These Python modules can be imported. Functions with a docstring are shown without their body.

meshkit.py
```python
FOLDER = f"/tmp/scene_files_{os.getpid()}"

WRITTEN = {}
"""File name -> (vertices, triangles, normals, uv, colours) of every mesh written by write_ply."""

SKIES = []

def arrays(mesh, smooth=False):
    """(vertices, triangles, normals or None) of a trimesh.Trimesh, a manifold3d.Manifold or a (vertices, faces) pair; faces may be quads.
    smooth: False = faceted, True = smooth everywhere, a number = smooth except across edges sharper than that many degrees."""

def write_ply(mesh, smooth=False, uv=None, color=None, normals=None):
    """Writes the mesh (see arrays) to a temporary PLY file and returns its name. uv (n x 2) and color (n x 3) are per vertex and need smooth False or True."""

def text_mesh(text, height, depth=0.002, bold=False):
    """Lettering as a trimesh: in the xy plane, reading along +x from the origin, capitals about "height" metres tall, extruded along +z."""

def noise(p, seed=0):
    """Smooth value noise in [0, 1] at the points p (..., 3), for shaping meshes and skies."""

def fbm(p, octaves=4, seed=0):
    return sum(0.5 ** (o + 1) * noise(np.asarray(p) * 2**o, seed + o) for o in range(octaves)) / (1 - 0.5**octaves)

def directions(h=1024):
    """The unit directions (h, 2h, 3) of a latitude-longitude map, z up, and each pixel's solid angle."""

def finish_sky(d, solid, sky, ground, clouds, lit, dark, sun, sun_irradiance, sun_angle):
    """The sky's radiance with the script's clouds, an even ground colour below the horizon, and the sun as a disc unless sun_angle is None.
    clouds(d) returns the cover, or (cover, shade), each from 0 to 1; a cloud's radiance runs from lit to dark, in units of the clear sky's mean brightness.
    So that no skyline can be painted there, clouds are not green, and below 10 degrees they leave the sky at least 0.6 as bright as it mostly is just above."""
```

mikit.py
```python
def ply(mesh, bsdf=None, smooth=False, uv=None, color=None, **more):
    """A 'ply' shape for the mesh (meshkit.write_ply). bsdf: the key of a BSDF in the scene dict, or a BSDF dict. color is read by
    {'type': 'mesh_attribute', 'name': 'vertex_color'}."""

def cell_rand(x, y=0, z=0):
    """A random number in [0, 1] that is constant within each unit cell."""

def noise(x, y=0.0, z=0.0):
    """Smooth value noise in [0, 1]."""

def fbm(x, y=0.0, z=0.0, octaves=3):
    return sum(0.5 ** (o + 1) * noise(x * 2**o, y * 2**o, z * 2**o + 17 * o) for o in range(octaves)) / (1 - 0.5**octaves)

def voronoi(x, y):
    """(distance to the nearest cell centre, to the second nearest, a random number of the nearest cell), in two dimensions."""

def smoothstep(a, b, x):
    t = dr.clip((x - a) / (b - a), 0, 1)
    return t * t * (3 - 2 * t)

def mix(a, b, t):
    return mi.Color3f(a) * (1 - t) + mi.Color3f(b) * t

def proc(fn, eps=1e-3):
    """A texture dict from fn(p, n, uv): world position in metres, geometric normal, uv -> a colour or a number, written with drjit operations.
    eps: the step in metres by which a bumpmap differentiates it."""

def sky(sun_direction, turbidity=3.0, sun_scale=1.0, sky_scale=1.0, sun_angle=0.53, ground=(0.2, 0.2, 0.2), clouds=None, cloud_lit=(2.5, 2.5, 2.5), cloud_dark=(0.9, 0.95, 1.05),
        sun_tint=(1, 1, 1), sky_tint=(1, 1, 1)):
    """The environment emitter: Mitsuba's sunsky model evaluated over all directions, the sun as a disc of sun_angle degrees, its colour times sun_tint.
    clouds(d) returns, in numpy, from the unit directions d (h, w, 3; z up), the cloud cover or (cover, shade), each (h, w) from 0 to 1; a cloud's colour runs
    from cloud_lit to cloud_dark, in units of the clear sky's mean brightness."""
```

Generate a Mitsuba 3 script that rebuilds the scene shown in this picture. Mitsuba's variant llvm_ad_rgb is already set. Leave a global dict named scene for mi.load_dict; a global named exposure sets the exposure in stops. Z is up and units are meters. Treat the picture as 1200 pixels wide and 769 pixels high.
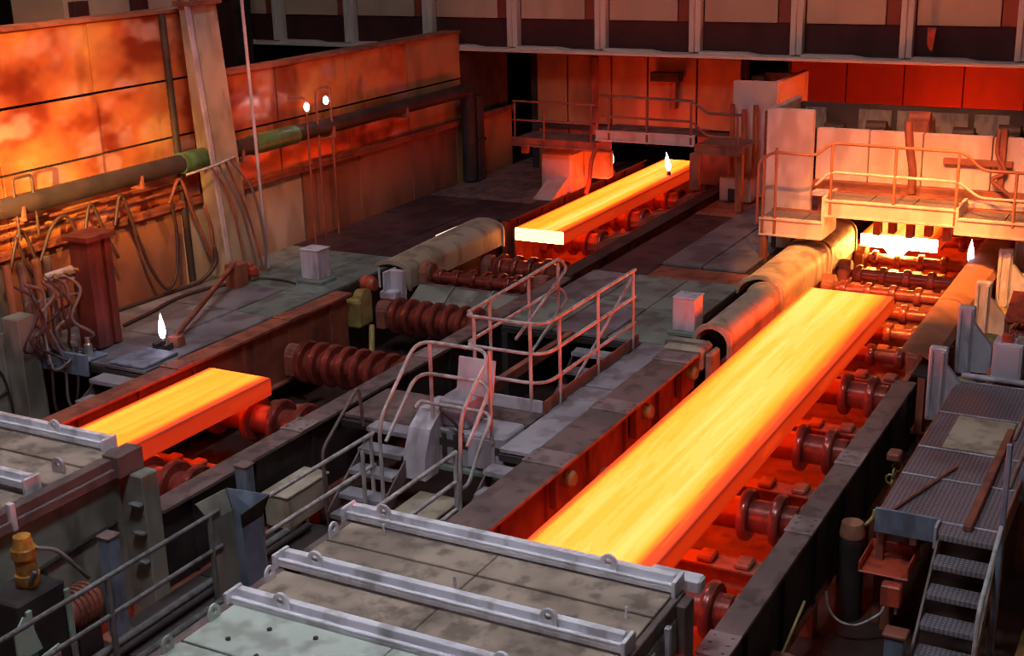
import math, random
import numpy as np, trimesh
import drjit as dr
import mitsuba as mi
import mikit
from mikit import fbm, noise, smoothstep, mix, cell_rand

rng = random.Random(7)
scene, labels = {}, {}
T = mi.ScalarTransform4f
PI = math.pi

# ------------------------------------------------------------------ camera, light, exposure
YAW, PITCH, ROLL, F_PX = math.radians(28.54), math.radians(17.65), math.radians(-1.47), 1549.96
_f = np.array([-math.sin(YAW) * math.cos(PITCH), math.cos(YAW) * math.cos(PITCH), -math.sin(PITCH)])
_r = np.array([math.cos(YAW), math.sin(YAW), 0.0])
_u = np.cross(_r, _f)
_up = -math.sin(ROLL) * _r + math.cos(ROLL) * _u
EYE = np.array([0.0, 0.0, 6.0])
scene['camera'] = {'type': 'perspective', 'fov': 2 * math.degrees(math.atan(600 / F_PX)), 'fov_axis': 'x', 'near_clip': 0.1, 'far_clip': 200.0,
                   'to_world': T().look_at(origin=EYE.tolist(), target=(EYE + _f).tolist(), up=_up.tolist())}
exposure = 0.0
ROOF_LAMPS = [(-10.5, 7.0, 38), (-4.5, 5.0, 72), (2.5, 9.0, 9), (-11.0, 15.5, 25)]      # x, y, radiance of the high-bay lamps at z = 12.5
LAMP_TINT = (0.96, 0.98, 1.06)
ADDED_SPOTS = [((-13.0, 8.6, 2.9), (-15.4, 13.4, 2.35), 600, 14, (1.0, 0.46, 0.10), 'low added orange spotlight on a stand left of the left rail cover'),  # lights added outside the frame for orange glow
          ((-10.8, 11.0, 6.8), (-15.4, 13.9, 3.1), 230, 26, (1.0, 0.36, 0.06), 'added orange spotlight hung above the orange slab'),
          ((-10.8, 16.5, 6.6), (-15.4, 19.4, 2.2), 75, 22, (1.0, 0.20, 0.03), 'added orange spotlight hung above the ringed rollers'),
          ((-3.2, 15.5, 7.4), (-4.7, 23.1, 1.2), 430, 17, (1.0, 0.27, 0.09), 'added orange spotlight hung above the wide slab, facing the footbridge'),
          ((-4.6, 16.6, 7.2), (-4.4, 21.6, 0.0), 800, 19, (1.0, 0.33, 0.04), 'added orange spotlight hung above the far end of the wide slab')]
# ------------------------------------------------------------------ materials

def V(*c): return {'type': 'rgb', 'value': list(c)}

def principled(name, col, rough=0.6, metal=0.0, spec=0.5, two=True, bump=None):
    b = {'type': 'principled', 'base_color': mikit.proc(col) if callable(col) else V(*col), 'roughness': rough, 'metallic': metal, 'specular': spec}
    if bump:
        b = {'type': 'bumpmap', 'arbitrary': mikit.proc(bump[0], 2e-3), 'scale': bump[1], 'bsdf': b}
    scene[name] = {'type': 'twosided', 'bsdf': b} if two else b
    return name

def worn(a, b, s=1.6, dirt=(0.05, 0.035, 0.03), amount=0.5, sz=1.0, lo=0.42, hi=0.62):
    """Two tones in blotches, with grime specks and rain-like streaks down upright faces."""
    def fn(p, n, uv):
        t = fbm(p.x * s, p.y * s, p.z * s * sz, 3)
        c = mix(a, b, smoothstep(0.3, 0.7, t))
        g = fbm(p.x * s * 3.1 + 7, p.y * s * 3.1, p.z * s * 0.9, 3)
        return c * (1 - amount * smoothstep(lo, hi + 0.12, g)) + mi.Color3f(dirt) * (amount * smoothstep(lo, hi + 0.12, g))
    return fn

principled('m_deck', worn((0.22, 0.21, 0.23), (0.15, 0.14, 0.155), 1.1, (0.06, 0.045, 0.045), 0.55), 0.5)
principled('m_deck_light', worn((0.40, 0.385, 0.43), (0.30, 0.285, 0.32), 1.4, (0.13, 0.10, 0.10), 0.5), 0.5)
principled('m_splice', worn((0.29, 0.215, 0.21), (0.21, 0.155, 0.15), 2.2, (0.08, 0.05, 0.05), 0.5), 0.5)
principled('m_dark_red', worn((0.15, 0.035, 0.028), (0.10, 0.025, 0.02), 2.0, (0.03, 0.012, 0.01), 0.4), 0.5)
principled('m_deck_green', worn((0.21, 0.26, 0.23), (0.15, 0.19, 0.17), 1.3, (0.07, 0.06, 0.05), 0.6), 0.5)
principled('m_deck_dark', worn((0.075, 0.042, 0.048), (0.045, 0.026, 0.03), 1.2, (0.02, 0.012, 0.012), 0.5), 0.55)
principled('m_rust', worn((0.36, 0.115, 0.07), (0.24, 0.075, 0.05), 2.0, (0.06, 0.03, 0.022), 0.45), 0.6)
principled('m_rust_grey', worn((0.20, 0.13, 0.12), (0.13, 0.095, 0.09), 2.2, (0.05, 0.03, 0.03), 0.5), 0.55)
principled('m_roller', worn((0.34, 0.07, 0.05), (0.22, 0.045, 0.035), 3.0, (0.07, 0.02, 0.02), 0.4), 0.26, 0.3)
principled('m_black', worn((0.05, 0.035, 0.035), (0.025, 0.02, 0.02), 2.0), 0.6)
principled('m_hall', (0.035, 0.02, 0.018), 0.9)
principled('m_pit', worn((0.085, 0.04, 0.03), (0.04, 0.022, 0.018), 0.9, (0.015, 0.01, 0.01), 0.5), 0.7)
principled('m_rail', worn((0.52, 0.50, 0.50), (0.40, 0.38, 0.38), 4.0, (0.15, 0.09, 0.07), 0.5), 0.4)
principled('m_rail_dark', worn((0.20, 0.20, 0.20), (0.14, 0.14, 0.14), 4.0, (0.06, 0.05, 0.04), 0.5), 0.5)
principled('m_paint_grey', worn((0.58, 0.55, 0.62), (0.46, 0.43, 0.49), 2.0, (0.17, 0.10, 0.09), 0.45), 0.5)
principled('m_blue_grey', worn((0.22, 0.27, 0.36), (0.16, 0.20, 0.27), 2.5, (0.07, 0.06, 0.06), 0.5), 0.5)
principled('m_white_beam', worn((0.80, 0.78, 0.84), (0.66, 0.64, 0.70), 2.4, (0.20, 0.17, 0.15), 0.5), 0.42)
principled('m_cover_slab', worn((0.40, 0.31, 0.245), (0.25, 0.19, 0.15), 2.6, (0.10, 0.07, 0.055), 0.65), 0.8)
principled('m_mint', worn((0.50, 0.56, 0.50), (0.42, 0.47, 0.41), 1.5, (0.16, 0.15, 0.12), 0.5), 0.55)
principled('m_mint_dark', worn((0.38, 0.52, 0.45), (0.30, 0.42, 0.36), 1.5, (0.10, 0.10, 0.08), 0.5), 0.55)
principled('m_olive', worn((0.30, 0.30, 0.25), (0.22, 0.215, 0.18), 1.3, (0.05, 0.04, 0.03), 0.6), 0.6)
principled('m_beige', worn((0.48, 0.41, 0.31), (0.36, 0.30, 0.22), 1.6, (0.12, 0.07, 0.05), 0.5), 0.6)
principled('m_concrete', worn((0.62, 0.54, 0.52), (0.52, 0.44, 0.42), 1.2, (0.30, 0.17, 0.13), 0.45), 0.75)
principled('m_cream_lit', worn((0.55, 0.49, 0.38), (0.47, 0.41, 0.31), 0.9, (0.22, 0.15, 0.10), 0.45, 0.25), 0.7)  # wall stretch under white light, put into the colour
principled('m_rust_and_shade', worn((0.36, 0.16, 0.095), (0.26, 0.10, 0.06), 0.8, (0.10, 0.04, 0.03), 0.5, 0.25), 0.65)  # rust brown, also the shaded stretches of the left wall
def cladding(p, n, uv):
    """Painted sheet, with patches of orange glow and shade put into its colour."""
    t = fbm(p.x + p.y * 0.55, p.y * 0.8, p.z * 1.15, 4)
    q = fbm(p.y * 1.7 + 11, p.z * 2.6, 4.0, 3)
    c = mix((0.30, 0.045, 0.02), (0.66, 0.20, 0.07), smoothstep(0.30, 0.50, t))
    c = mix(c, (0.86, 0.44, 0.15), smoothstep(0.48, 0.74, t))  # bright glow patches painted into the sheet
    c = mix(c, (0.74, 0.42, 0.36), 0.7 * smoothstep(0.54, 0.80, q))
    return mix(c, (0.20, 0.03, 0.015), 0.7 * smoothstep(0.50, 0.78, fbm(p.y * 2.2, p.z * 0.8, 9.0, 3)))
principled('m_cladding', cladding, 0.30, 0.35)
principled('m_back_clad', worn((0.52, 0.27, 0.12), (0.40, 0.17, 0.07), 0.7, (0.12, 0.05, 0.03), 0.4, 0.4), 0.6)
principled('m_red_wall', worn((0.36, 0.07, 0.035), (0.28, 0.05, 0.03), 0.6, (0.18, 0.03, 0.02), 0.4, 0.3), 0.6)
principled('m_crane_sheet', worn((0.70, 0.45, 0.31), (0.60, 0.38, 0.26), 0.6, (0.38, 0.20, 0.13), 0.3), 0.7)
principled('m_crane_red', worn((0.10, 0.02, 0.018), (0.06, 0.013, 0.012), 0.7, (0.03, 0.008, 0.008), 0.4), 0.7)
principled('m_crane_post', (0.72, 0.58, 0.50), 0.6)
principled('m_green', worn((0.10, 0.24, 0.09), (0.07, 0.17, 0.06), 2.0), 0.4)
principled('m_yellow', worn((0.42, 0.32, 0.10), (0.30, 0.22, 0.08), 3.0, (0.10, 0.06, 0.04)), 0.5)
principled('m_amber', worn((0.62, 0.30, 0.05), (0.48, 0.20, 0.03), 4.0), 0.35)
principled('m_red', worn((0.60, 0.09, 0.045), (0.45, 0.06, 0.03), 3.0), 0.45)
principled('m_hose', (0.055, 0.03, 0.03), 0.5)
principled('m_hose_grey', (0.17, 0.13, 0.13), 0.5)
principled('m_wood_floor', worn((0.42, 0.24, 0.09), (0.30, 0.15, 0.05), 0.8, (0.10, 0.05, 0.03), 0.5), 0.7)
principled('m_steel', (0.55, 0.54, 0.53), 0.3, 0.8)

def grating(p, n, uv):
    a = smoothstep(0.25, 0.45, dr.abs(((p.x * 22) - dr.floor(p.x * 22)) - 0.5) * 2) * smoothstep(0.25, 0.45, dr.abs(((p.y * 22) - dr.floor(p.y * 22)) - 0.5) * 2)
    t = fbm(p.x * 1.3, p.y * 1.3, 0, 3)
    c = mix((0.19, 0.165, 0.19), (0.125, 0.10, 0.118), smoothstep(0.35, 0.65, t))
    return c * (0.62 + 0.55 * a)
principled('m_grating', grating, 0.45)

def shale(p, n, uv):
    """Oxidised scale of the slab where it does not glow through."""
    return mix((0.06, 0.03, 0.02), (0.10, 0.05, 0.03), fbm(p.x * 5, p.y * 2, p.z * 5, 2))
principled('m_scale', shale, 0.85)

# ------------------------------------------------------------------ naming
_used = {}

def numbered(name):
    k = _used.get(name, 0)
    _used[name] = k + 1
    return name if k == 0 else f'{name}_{k:03d}'

def thing(name, label, cat, group=None):
    key = numbered(name)
    labels[key] = {'label': label, 'category': cat}
    if group:
        labels[key]['group'] = group
    return key

def setting(name, label=None):
    key = numbered(name)
    labels[key] = {'kind': 'structure'}
    if label:
        labels[key]['label'] = label
    return key

def shape(mesh, mat, smooth=False):
    return mikit.ply(mesh, mat, smooth=smooth)

def part(owner, name, mesh, mat, label=None, smooth=False, to=None):
    key = numbered(owner + '__' + name)
    d = mesh if isinstance(mesh, dict) else shape(mesh, mat, smooth)
    scene[key] = {**d, 'to_world': T(to)} if to is not None else d
    if label:
        labels[key] = {'label': label}
    return key

def single(name, mesh, mat, label, cat, group=None, smooth=False):
    key = thing(name, label, cat, group)
    scene[key] = shape(mesh, mat, smooth)
    return key

# ------------------------------------------------------------------ meshes

def box(x0, x1, y0, y1, z0, z1, c=0.008):
    """A box with chamfered edges."""
    x0, x1 = min(x0, x1), max(x0, x1); y0, y1 = min(y0, y1), max(y0, y1); z0, z1 = min(z0, z1), max(z0, z1)
    c = min(c, 0.3 * min(x1 - x0, y1 - y0, z1 - z0))
    P = []
    for sx in (0, 1):
        for sy in (0, 1):
            for sz in (0, 1):
                v = [(x0, x1)[sx], (y0, y1)[sy], (z0, z1)[sz]]
                d = [c if s == 0 else -c for s in (sx, sy, sz)]
                for k in range(3):
                    w = [v[i] + (d[i] if i != k else 0) for i in range(3)]
                    P.append(w)
    return trimesh.convex.convex_hull(np.array(P))

def join(*ms):
    return trimesh.util.concatenate([m for m in ms if m is not None])

def moved(m, to):
    m = m.copy(); m.apply_transform(np.array(to.matrix if hasattr(to, 'matrix') else to, float)); return m

def hull(pts):
    return trimesh.convex.convex_hull(np.array(pts, float))

def fillet(pts, r, n=5):
    pts = [np.array(p, float) for p in pts]
    out = [pts[0]]
    for a, b, c in zip(pts, pts[1:], pts[2:]):
        u, v = a - b, c - b
        lu, lv = np.linalg.norm(u), np.linalg.norm(v)
        d = min(r, 0.45 * lu, 0.45 * lv)
        p, q = b + u / lu * d, b + v / lv * d
        for t in np.linspace(0, 1, n):
            out.append((1 - t) ** 2 * p + 2 * t * (1 - t) * b + t * t * q)
    out.append(pts[-1])
    return out

def spline(pts, n=8):
    """Catmull-Rom through the points."""
    P = np.array(pts, float)
    P = np.vstack([2 * P[0] - P[1], P, 2 * P[-1] - P[-2]])
    out = []
    for i in range(1, len(P) - 2):
        for t in np.linspace(0, 1, n, endpoint=False):
            a, b, c, d = P[i - 1:i + 3]
            out.append(0.5 * ((2 * b) + (-a + c) * t + (2 * a - 5 * b + 4 * c - d) * t * t + (-a + 3 * b - 3 * c + d) * t ** 3))
    out.append(P[-2])
    return out

def tube(path, r, sides=8):
    p = np.array(path, float)
    keep = np.r_[True, np.linalg.norm(np.diff(p, axis=0), axis=1) > 1e-5]
    p = p[keep]
    t = np.gradient(p, axis=0); t /= np.linalg.norm(t, axis=1, keepdims=True)
    a = np.cross(t[0], [0, 0, 1.0] if abs(t[0][2]) < 0.9 else [1.0, 0, 0]); a /= np.linalg.norm(a)
    V_, ang = [], np.arange(sides) * 2 * PI / sides
    for i in range(len(p)):
        a = a - t[i] * (a @ t[i]); a /= np.linalg.norm(a)
        b = np.cross(t[i], a)
        V_.append(p[i] + r * (np.cos(ang)[:, None] * a + np.sin(ang)[:, None] * b))
    n = len(p)
    V_ = np.vstack(V_ + [p[:1], p[-1:]])
    F_ = []
    for i in range(n - 1):
        for j in range(sides):
            k = (j + 1) % sides
            q = [i * sides + j, i * sides + k, (i + 1) * sides + k, (i + 1) * sides + j]
            F_ += [[q[0], q[1], q[2]], [q[0], q[2], q[3]]]
    for j in range(sides):
        k = (j + 1) % sides
        F_ += [[n * sides, k, j], [n * sides + 1, (n - 1) * sides + j, (n - 1) * sides + k]]
    return trimesh.Trimesh(V_, F_, process=False)

def rod(a, b, r, sides=10):
    return tube([a, b], r, sides)

def lathe(profile, sections=24, axis='z', at=(0, 0, 0)):
    """profile: (radius, height) pairs."""
    m = trimesh.creation.revolve(np.array(profile, float), sections=sections)
    if axis == 'x':
        m.apply_transform(trimesh.transformations.rotation_matrix(PI / 2, [0, 1, 0]))
    elif axis == 'y':
        m.apply_transform(trimesh.transformations.rotation_matrix(-PI / 2, [1, 0, 0]))
    m.apply_translation(at)
    if m.volume < 0:
        m.invert()
    return m

def extrude(poly, a, b, axis='y'):
    """poly: 2D outline; axis y: (x, z) swept from y = a to b; axis x: (y, z); axis z: (x, y)."""
    from shapely.geometry import Polygon
    g = poly if hasattr(poly, 'exterior') else Polygon(poly)
    m = trimesh.creation.extrude_polygon(g, b - a, engine='earcut')
    v = np.array(m.vertices)
    o = {'y': [v[:, 0], v[:, 2] + a, v[:, 1]], 'x': [v[:, 2] + a, v[:, 0], v[:, 1]], 'z': [v[:, 0], v[:, 1], v[:, 2] + a]}[axis]
    m = trimesh.Trimesh(np.stack(o, 1), m.faces, process=False)
    if m.volume < 0:
        m.invert()
    return m

def sheet_x(x, y0, y1, z0, z1, seed, amp, depth=0.04, ny=26, nz=14):
    """An upright sheet facing +x with a slight buckle, closed at the back."""
    import meshkit
    Y, Zz = np.meshgrid(np.linspace(y0, y1, ny), np.linspace(z0, z1, nz), indexing='ij')
    P = np.stack([np.zeros_like(Y) + x, Y, Zz], -1)
    w = meshkit.fbm(np.stack([Y * 0.9, Zz * 1.3, Y * 0 + seed], -1), 3, seed) - 0.5
    edge = np.minimum(np.minimum(Y - y0, y1 - Y), np.minimum(Zz - z0, z1 - Zz))
    P[..., 0] += amp * w * np.clip(edge / 0.25, 0.25, 1)
    back = P.copy(); back[..., 0] = x - depth
    v = np.vstack([P.reshape(-1, 3), back.reshape(-1, 3)])
    N = ny * nz
    f = []
    for i in range(ny - 1):
        for j in range(nz - 1):
            a, b, c, d = i * nz + j, (i + 1) * nz + j, (i + 1) * nz + j + 1, i * nz + j + 1
            f += [[a, b, c], [a, c, d], [N + a, N + c, N + b], [N + a, N + d, N + c]]
    ring = [i * nz for i in range(ny)] + [(ny - 1) * nz + j for j in range(1, nz)] + [i * nz + nz - 1 for i in range(ny - 2, -1, -1)] + [j for j in range(nz - 2, 0, -1)]
    for a, b in zip(ring, ring[1:] + ring[:1]):
        f += [[a, N + a, N + b], [a, N + b, b]]
    return trimesh.Trimesh(v, f, process=False)

def ibeam_y(x0, x1, y0, y1, z0, z1, tf=0.03, tw=0.025):
    xm = (x0 + x1) / 2
    return join(box(x0, x1, y0, y1, z1 - tf, z1, 0.005), box(xm - tw / 2, xm + tw / 2, y0, y1, z0 + tf, z1 - tf, 0.003), box(x0, x1, y0, y1, z0, z0 + tf, 0.005))

def lug(x, y, z, r=0.075, t=0.03, facing='y'):
    """A lifting eye: an upright plate with a round head and a hole."""
    from shapely.geometry import Point, box as sbox
    g = Point(0, r * 1.15).buffer(r, 12).union(sbox(-r * 1.05, 0, r * 1.05, r * 1.1)).difference(Point(0, r * 1.2).buffer(r * 0.45, 10))
    m = extrude(g, -t / 2, t / 2, facing)
    m.apply_translation([x, y, z])
    return m

# ------------------------------------------------------------------ the hall
PIT = -1.35
scene_floor = setting('floor', 'dark oily concrete floor at the bottom of the strand pits')
scene['floor'] = shape(box(-30, 12, -8, 52, PIT - 0.3, PIT), 'm_pit')
k = setting('ceiling'); scene[k] = shape(box(-30, 12, -8, 52, 14, 14.3), 'm_hall')
for nm, b in (('wall_right', (12, 12.3, -8, 52, PIT, 14)), ('wall_outer_left', (-30.3, -30, -8, 52, PIT, 14)), ('wall_far', (-30, 12, 52, 52.3, PIT, 14)), ('wall_front', (-30, 12, -8.3, -8, PIT, 14))):
    k = setting(nm); scene[k] = shape(box(*b), 'm_hall')

# ------------------------------------------------------------------ roof lamps, and unseen spotlights added for orange glow on walls and rollers
def emitter_shape(mesh, radiance, smooth=False, weight=1.0):
    d = shape(mesh, 'm_scale', smooth)
    d['emitter'] = {'type': 'area', 'radiance': V(*radiance), 'sampling_weight': float(weight)}
    return d

for i, (x, y, L) in enumerate(ROOF_LAMPS):
    t = thing('high_bay_lamp', 'white high-bay lamp under the roof, ' + ('above the left rail cover', 'above the foreground rail cover', 'above the mesh walkway', 'above the ringed rollers')[i], 'lamp', 'high-bay lamps under the roof')
    part(t, 'housing', join(box(x - 0.85, x + 0.85, y - 0.85, y + 0.85, 12.52, 12.7), rod((x, y, 12.7), (x, y, 13.98), 0.03)), 'm_black')
    w = np.array([[x - 0.8, y - 0.8, 12.5], [x + 0.8, y - 0.8, 12.5], [x + 0.8, y + 0.8, 12.5], [x - 0.8, y + 0.8, 12.5]])
    part(t, 'diffuser', emitter_shape(trimesh.Trimesh(w, [[0, 2, 1], [0, 3, 2]], process=False), [L * c for c in LAMP_TINT], weight=L * 1.5), None)

for i, (o, a, power, cut, tint, lab) in enumerate(ADDED_SPOTS):
    t = thing('added_spot', lab, 'lamp')
    o, a = np.array(o), np.array(a)
    d = (a - o) / np.linalg.norm(a - o)
    b = o - d * 0.05
    part(t, 'housing', rod(b - d * 0.25, b - d * 0.02, 0.14, 12), 'm_black')
    end = [b[0] - d[0] * 0.2, b[1] - d[1] * 0.2, PIT if o[2] < 4 else 13.98]
    part(t, 'pole', rod([end[0], end[1], b[2] - d[2] * 0.2], end, 0.035), 'm_black')
    scene[f'added_spot_beam_{i}'] = {'type': 'spot', 'to_world': T().look_at(origin=o.tolist(), target=a.tolist(), up=[0, 0, 1]), 'cutoff_angle': float(cut), 'beam_width': cut * 0.45,
                                     'intensity': V(*[power * c for c in tint]), 'sampling_weight': 150.0}

# ------------------------------------------------------------------ glowing slabs
RAMP_T = [0.0, 0.15, 0.32, 0.46, 0.60, 0.74, 0.87, 1.0]
RAMP_C = np.array([(0.10, 0.003, 0.001), (0.30, 0.009, 0.001), (0.62, 0.028, 0.003), (1.1, 0.075, 0.008), (4.0, 0.25, 0.012), (8.0, 0.50, 0.020), (11.0, 0.63, 0.05), (14.0, 0.82, 0.16)])

def incandescent(t):
    """Radiance of steel between dull red (0) and yellow heat (1)."""
    return [float(np.interp(t, RAMP_T, RAMP_C[:, k])) for k in range(3)]

TOP, BOT, LEVELS = -0.08, -0.34, 22
def slab(label, x0, x1, ya, yb, heat, face, heat_far=0.0):
    """A slab as one skin of small quads, sorted by temperature into the pieces of its body."""
    import meshkit
    t = thing('hot_slab', label, 'steel slab')
    r = 0.03
    arc = lambda cx, cz, a0: [(cx + r * math.cos(a), cz + r * math.sin(a)) for a in np.linspace(a0, a0 + PI / 2, 4)]
    top = [(x, TOP) for x in np.linspace(x1 - r, x0 + r, 46)[1:-1]]
    left = [(x0, z) for z in np.linspace(TOP - r, BOT + r, 8)[1:-1]]
    right = [(x1, z) for z in np.linspace(BOT + r, TOP - r, 8)[1:-1]]
    sec = np.array(arc(x1 - r, TOP - r, 0) + top + arc(x0 + r, TOP - r, PI / 2) + left + arc(x0 + r, BOT + r, PI) + [(x, BOT) for x in np.linspace(x0 + r, x1 - r, 6)[1:-1]] + arc(x1 - r, BOT + r, -PI / 2) + right)
    n = len(sec)
    ys = np.linspace(ya, yb, int((yb - ya) * 9) + 2)
    P = np.stack([np.repeat(sec[None, :, 0], len(ys), 0), np.repeat(ys[:, None], n, 1), np.repeat(sec[None, :, 1], len(ys), 0)], -1)
    mid = 0.25 * (P[:-1] + P[1:] + np.roll(P[:-1], -1, 1) + np.roll(P[1:], -1, 1))
    x, y, z = mid[..., 0], mid[..., 1], mid[..., 2]
    u = (x - x0) / (x1 - x0)
    broad = meshkit.fbm(np.stack([x * 3.2, y * 0.13, x * 0 + 3], -1), 3, 5)
    fine = meshkit.fbm(np.stack([x * 14, y * 0.35, x * 0 + 8], -1), 2, 9)
    flake = meshkit.fbm(np.stack([x * 18, y * 1.1, x * 0 + 1], -1), 2, 21)
    ss = lambda a, b, v: np.clip((v - a) / (b - a), 0, 1) ** 2 * (3 - 2 * np.clip((v - a) / (b - a), 0, 1))
    hot = 0.87 + 0.50 * (broad - 0.5) + 0.16 * (fine - 0.5) - 0.05 * ss(0.68, 0.78, flake) + heat + heat_far * ss(ya, yb, y)
    hot = 0.34 + (hot - 0.34) * ss(-0.03, 0.30, 1 - u + 0.05 * (fine - 0.5))
    hot = 0.38 + (hot - 0.38) * ss(-0.02, 0.13, u + 0.03 * (fine - 0.5))
    side = 0.33 + 0.06 * (broad - 0.5) + 0.10 * (fine - 0.5) - 0.20 * np.exp(-((TOP - z) / 0.035) ** 2) - 0.05 * ss(0.16, 0.26, TOP - z) + 0.5 * heat
    side = np.where(x < x0 + 0.005, side + 0.16, side)
    side = np.where(z < BOT + 0.005, 0.55 + 0.3 * (broad - 0.5), side)            # the underside keeps its heat
    T_ = np.where(z > TOP - 0.006, hot, side)
    lev = np.clip((T_ * LEVELS).round(), 1, LEVELS).astype(int)
    idx = np.arange(len(ys) * n).reshape(len(ys), n)
    a_, b_, c_, d_ = idx[:-1], np.roll(idx, -1, 1)[:-1], np.roll(idx, -1, 1)[1:], idx[1:]
    quads = np.stack([a_, d_, c_, b_], -1)
    verts = P.reshape(-1, 3)
    for k in sorted(set(lev.ravel())):
        q = quads[lev == k]
        m = trimesh.Trimesh(verts, np.vstack([q[:, [0, 1, 2]], q[:, [0, 2, 3]]]), process=False)
        m.remove_unreferenced_vertices()
        c = incandescent(k / LEVELS)
        scene[f'{t}__body__{k:03d}'] = emitter_shape(m, c, weight=m.area * (c[0] + c[1]))
    for end, flip in ((P[0], True), (P[-1], False)):
        v = np.vstack([end, end.mean(0)])
        f = [[i, (i + 1) % n, n] if flip else [(i + 1) % n, i, n] for i in range(n)]
        m = trimesh.Trimesh(v, f, process=False)
        if flip and face:
            part(t, 'cut_face', emitter_shape(m, face, weight=m.area * sum(face)), None, label='white-hot freshly cut end face')
        else:
            c = incandescent(0.40)
            scene[f'{t}__body__{100 + int(flip):03d}'] = emitter_shape(m, c, weight=m.area * (c[0] + c[1]))
    return t

S1L, S1R, S2L, S2R = -5.70, -4.29, -12.20, -11.11
slab('long wide glowing yellow slab in the right-hand strand, running under the brown rail cover', S1L, S1R, 4.0, 20.7, 0.0, None, 0.10)
slab('white-hot slab end under the right-hand footbridge', -5.84, -4.40, 24.75, 31.5, 0.10, (150.0, 46.0, 8.0))
slab('glowing orange slab in the left-hand strand, sliding out from under the left rail cover', S2L, S2R, 2.0, 13.45, -0.06, None)
slab('narrow glowing slab with a bright cut end in the middle of the left-hand strand', S2L, S2R, 22.65, 30.6, -0.04, (11.0, 3.2, 0.75))
slab('small far glowing slab end to the right of the far footbridge', -11.2, -10.6, 31.6, 35.0, -0.05, (1.6, 0.42, 0.04))

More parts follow.
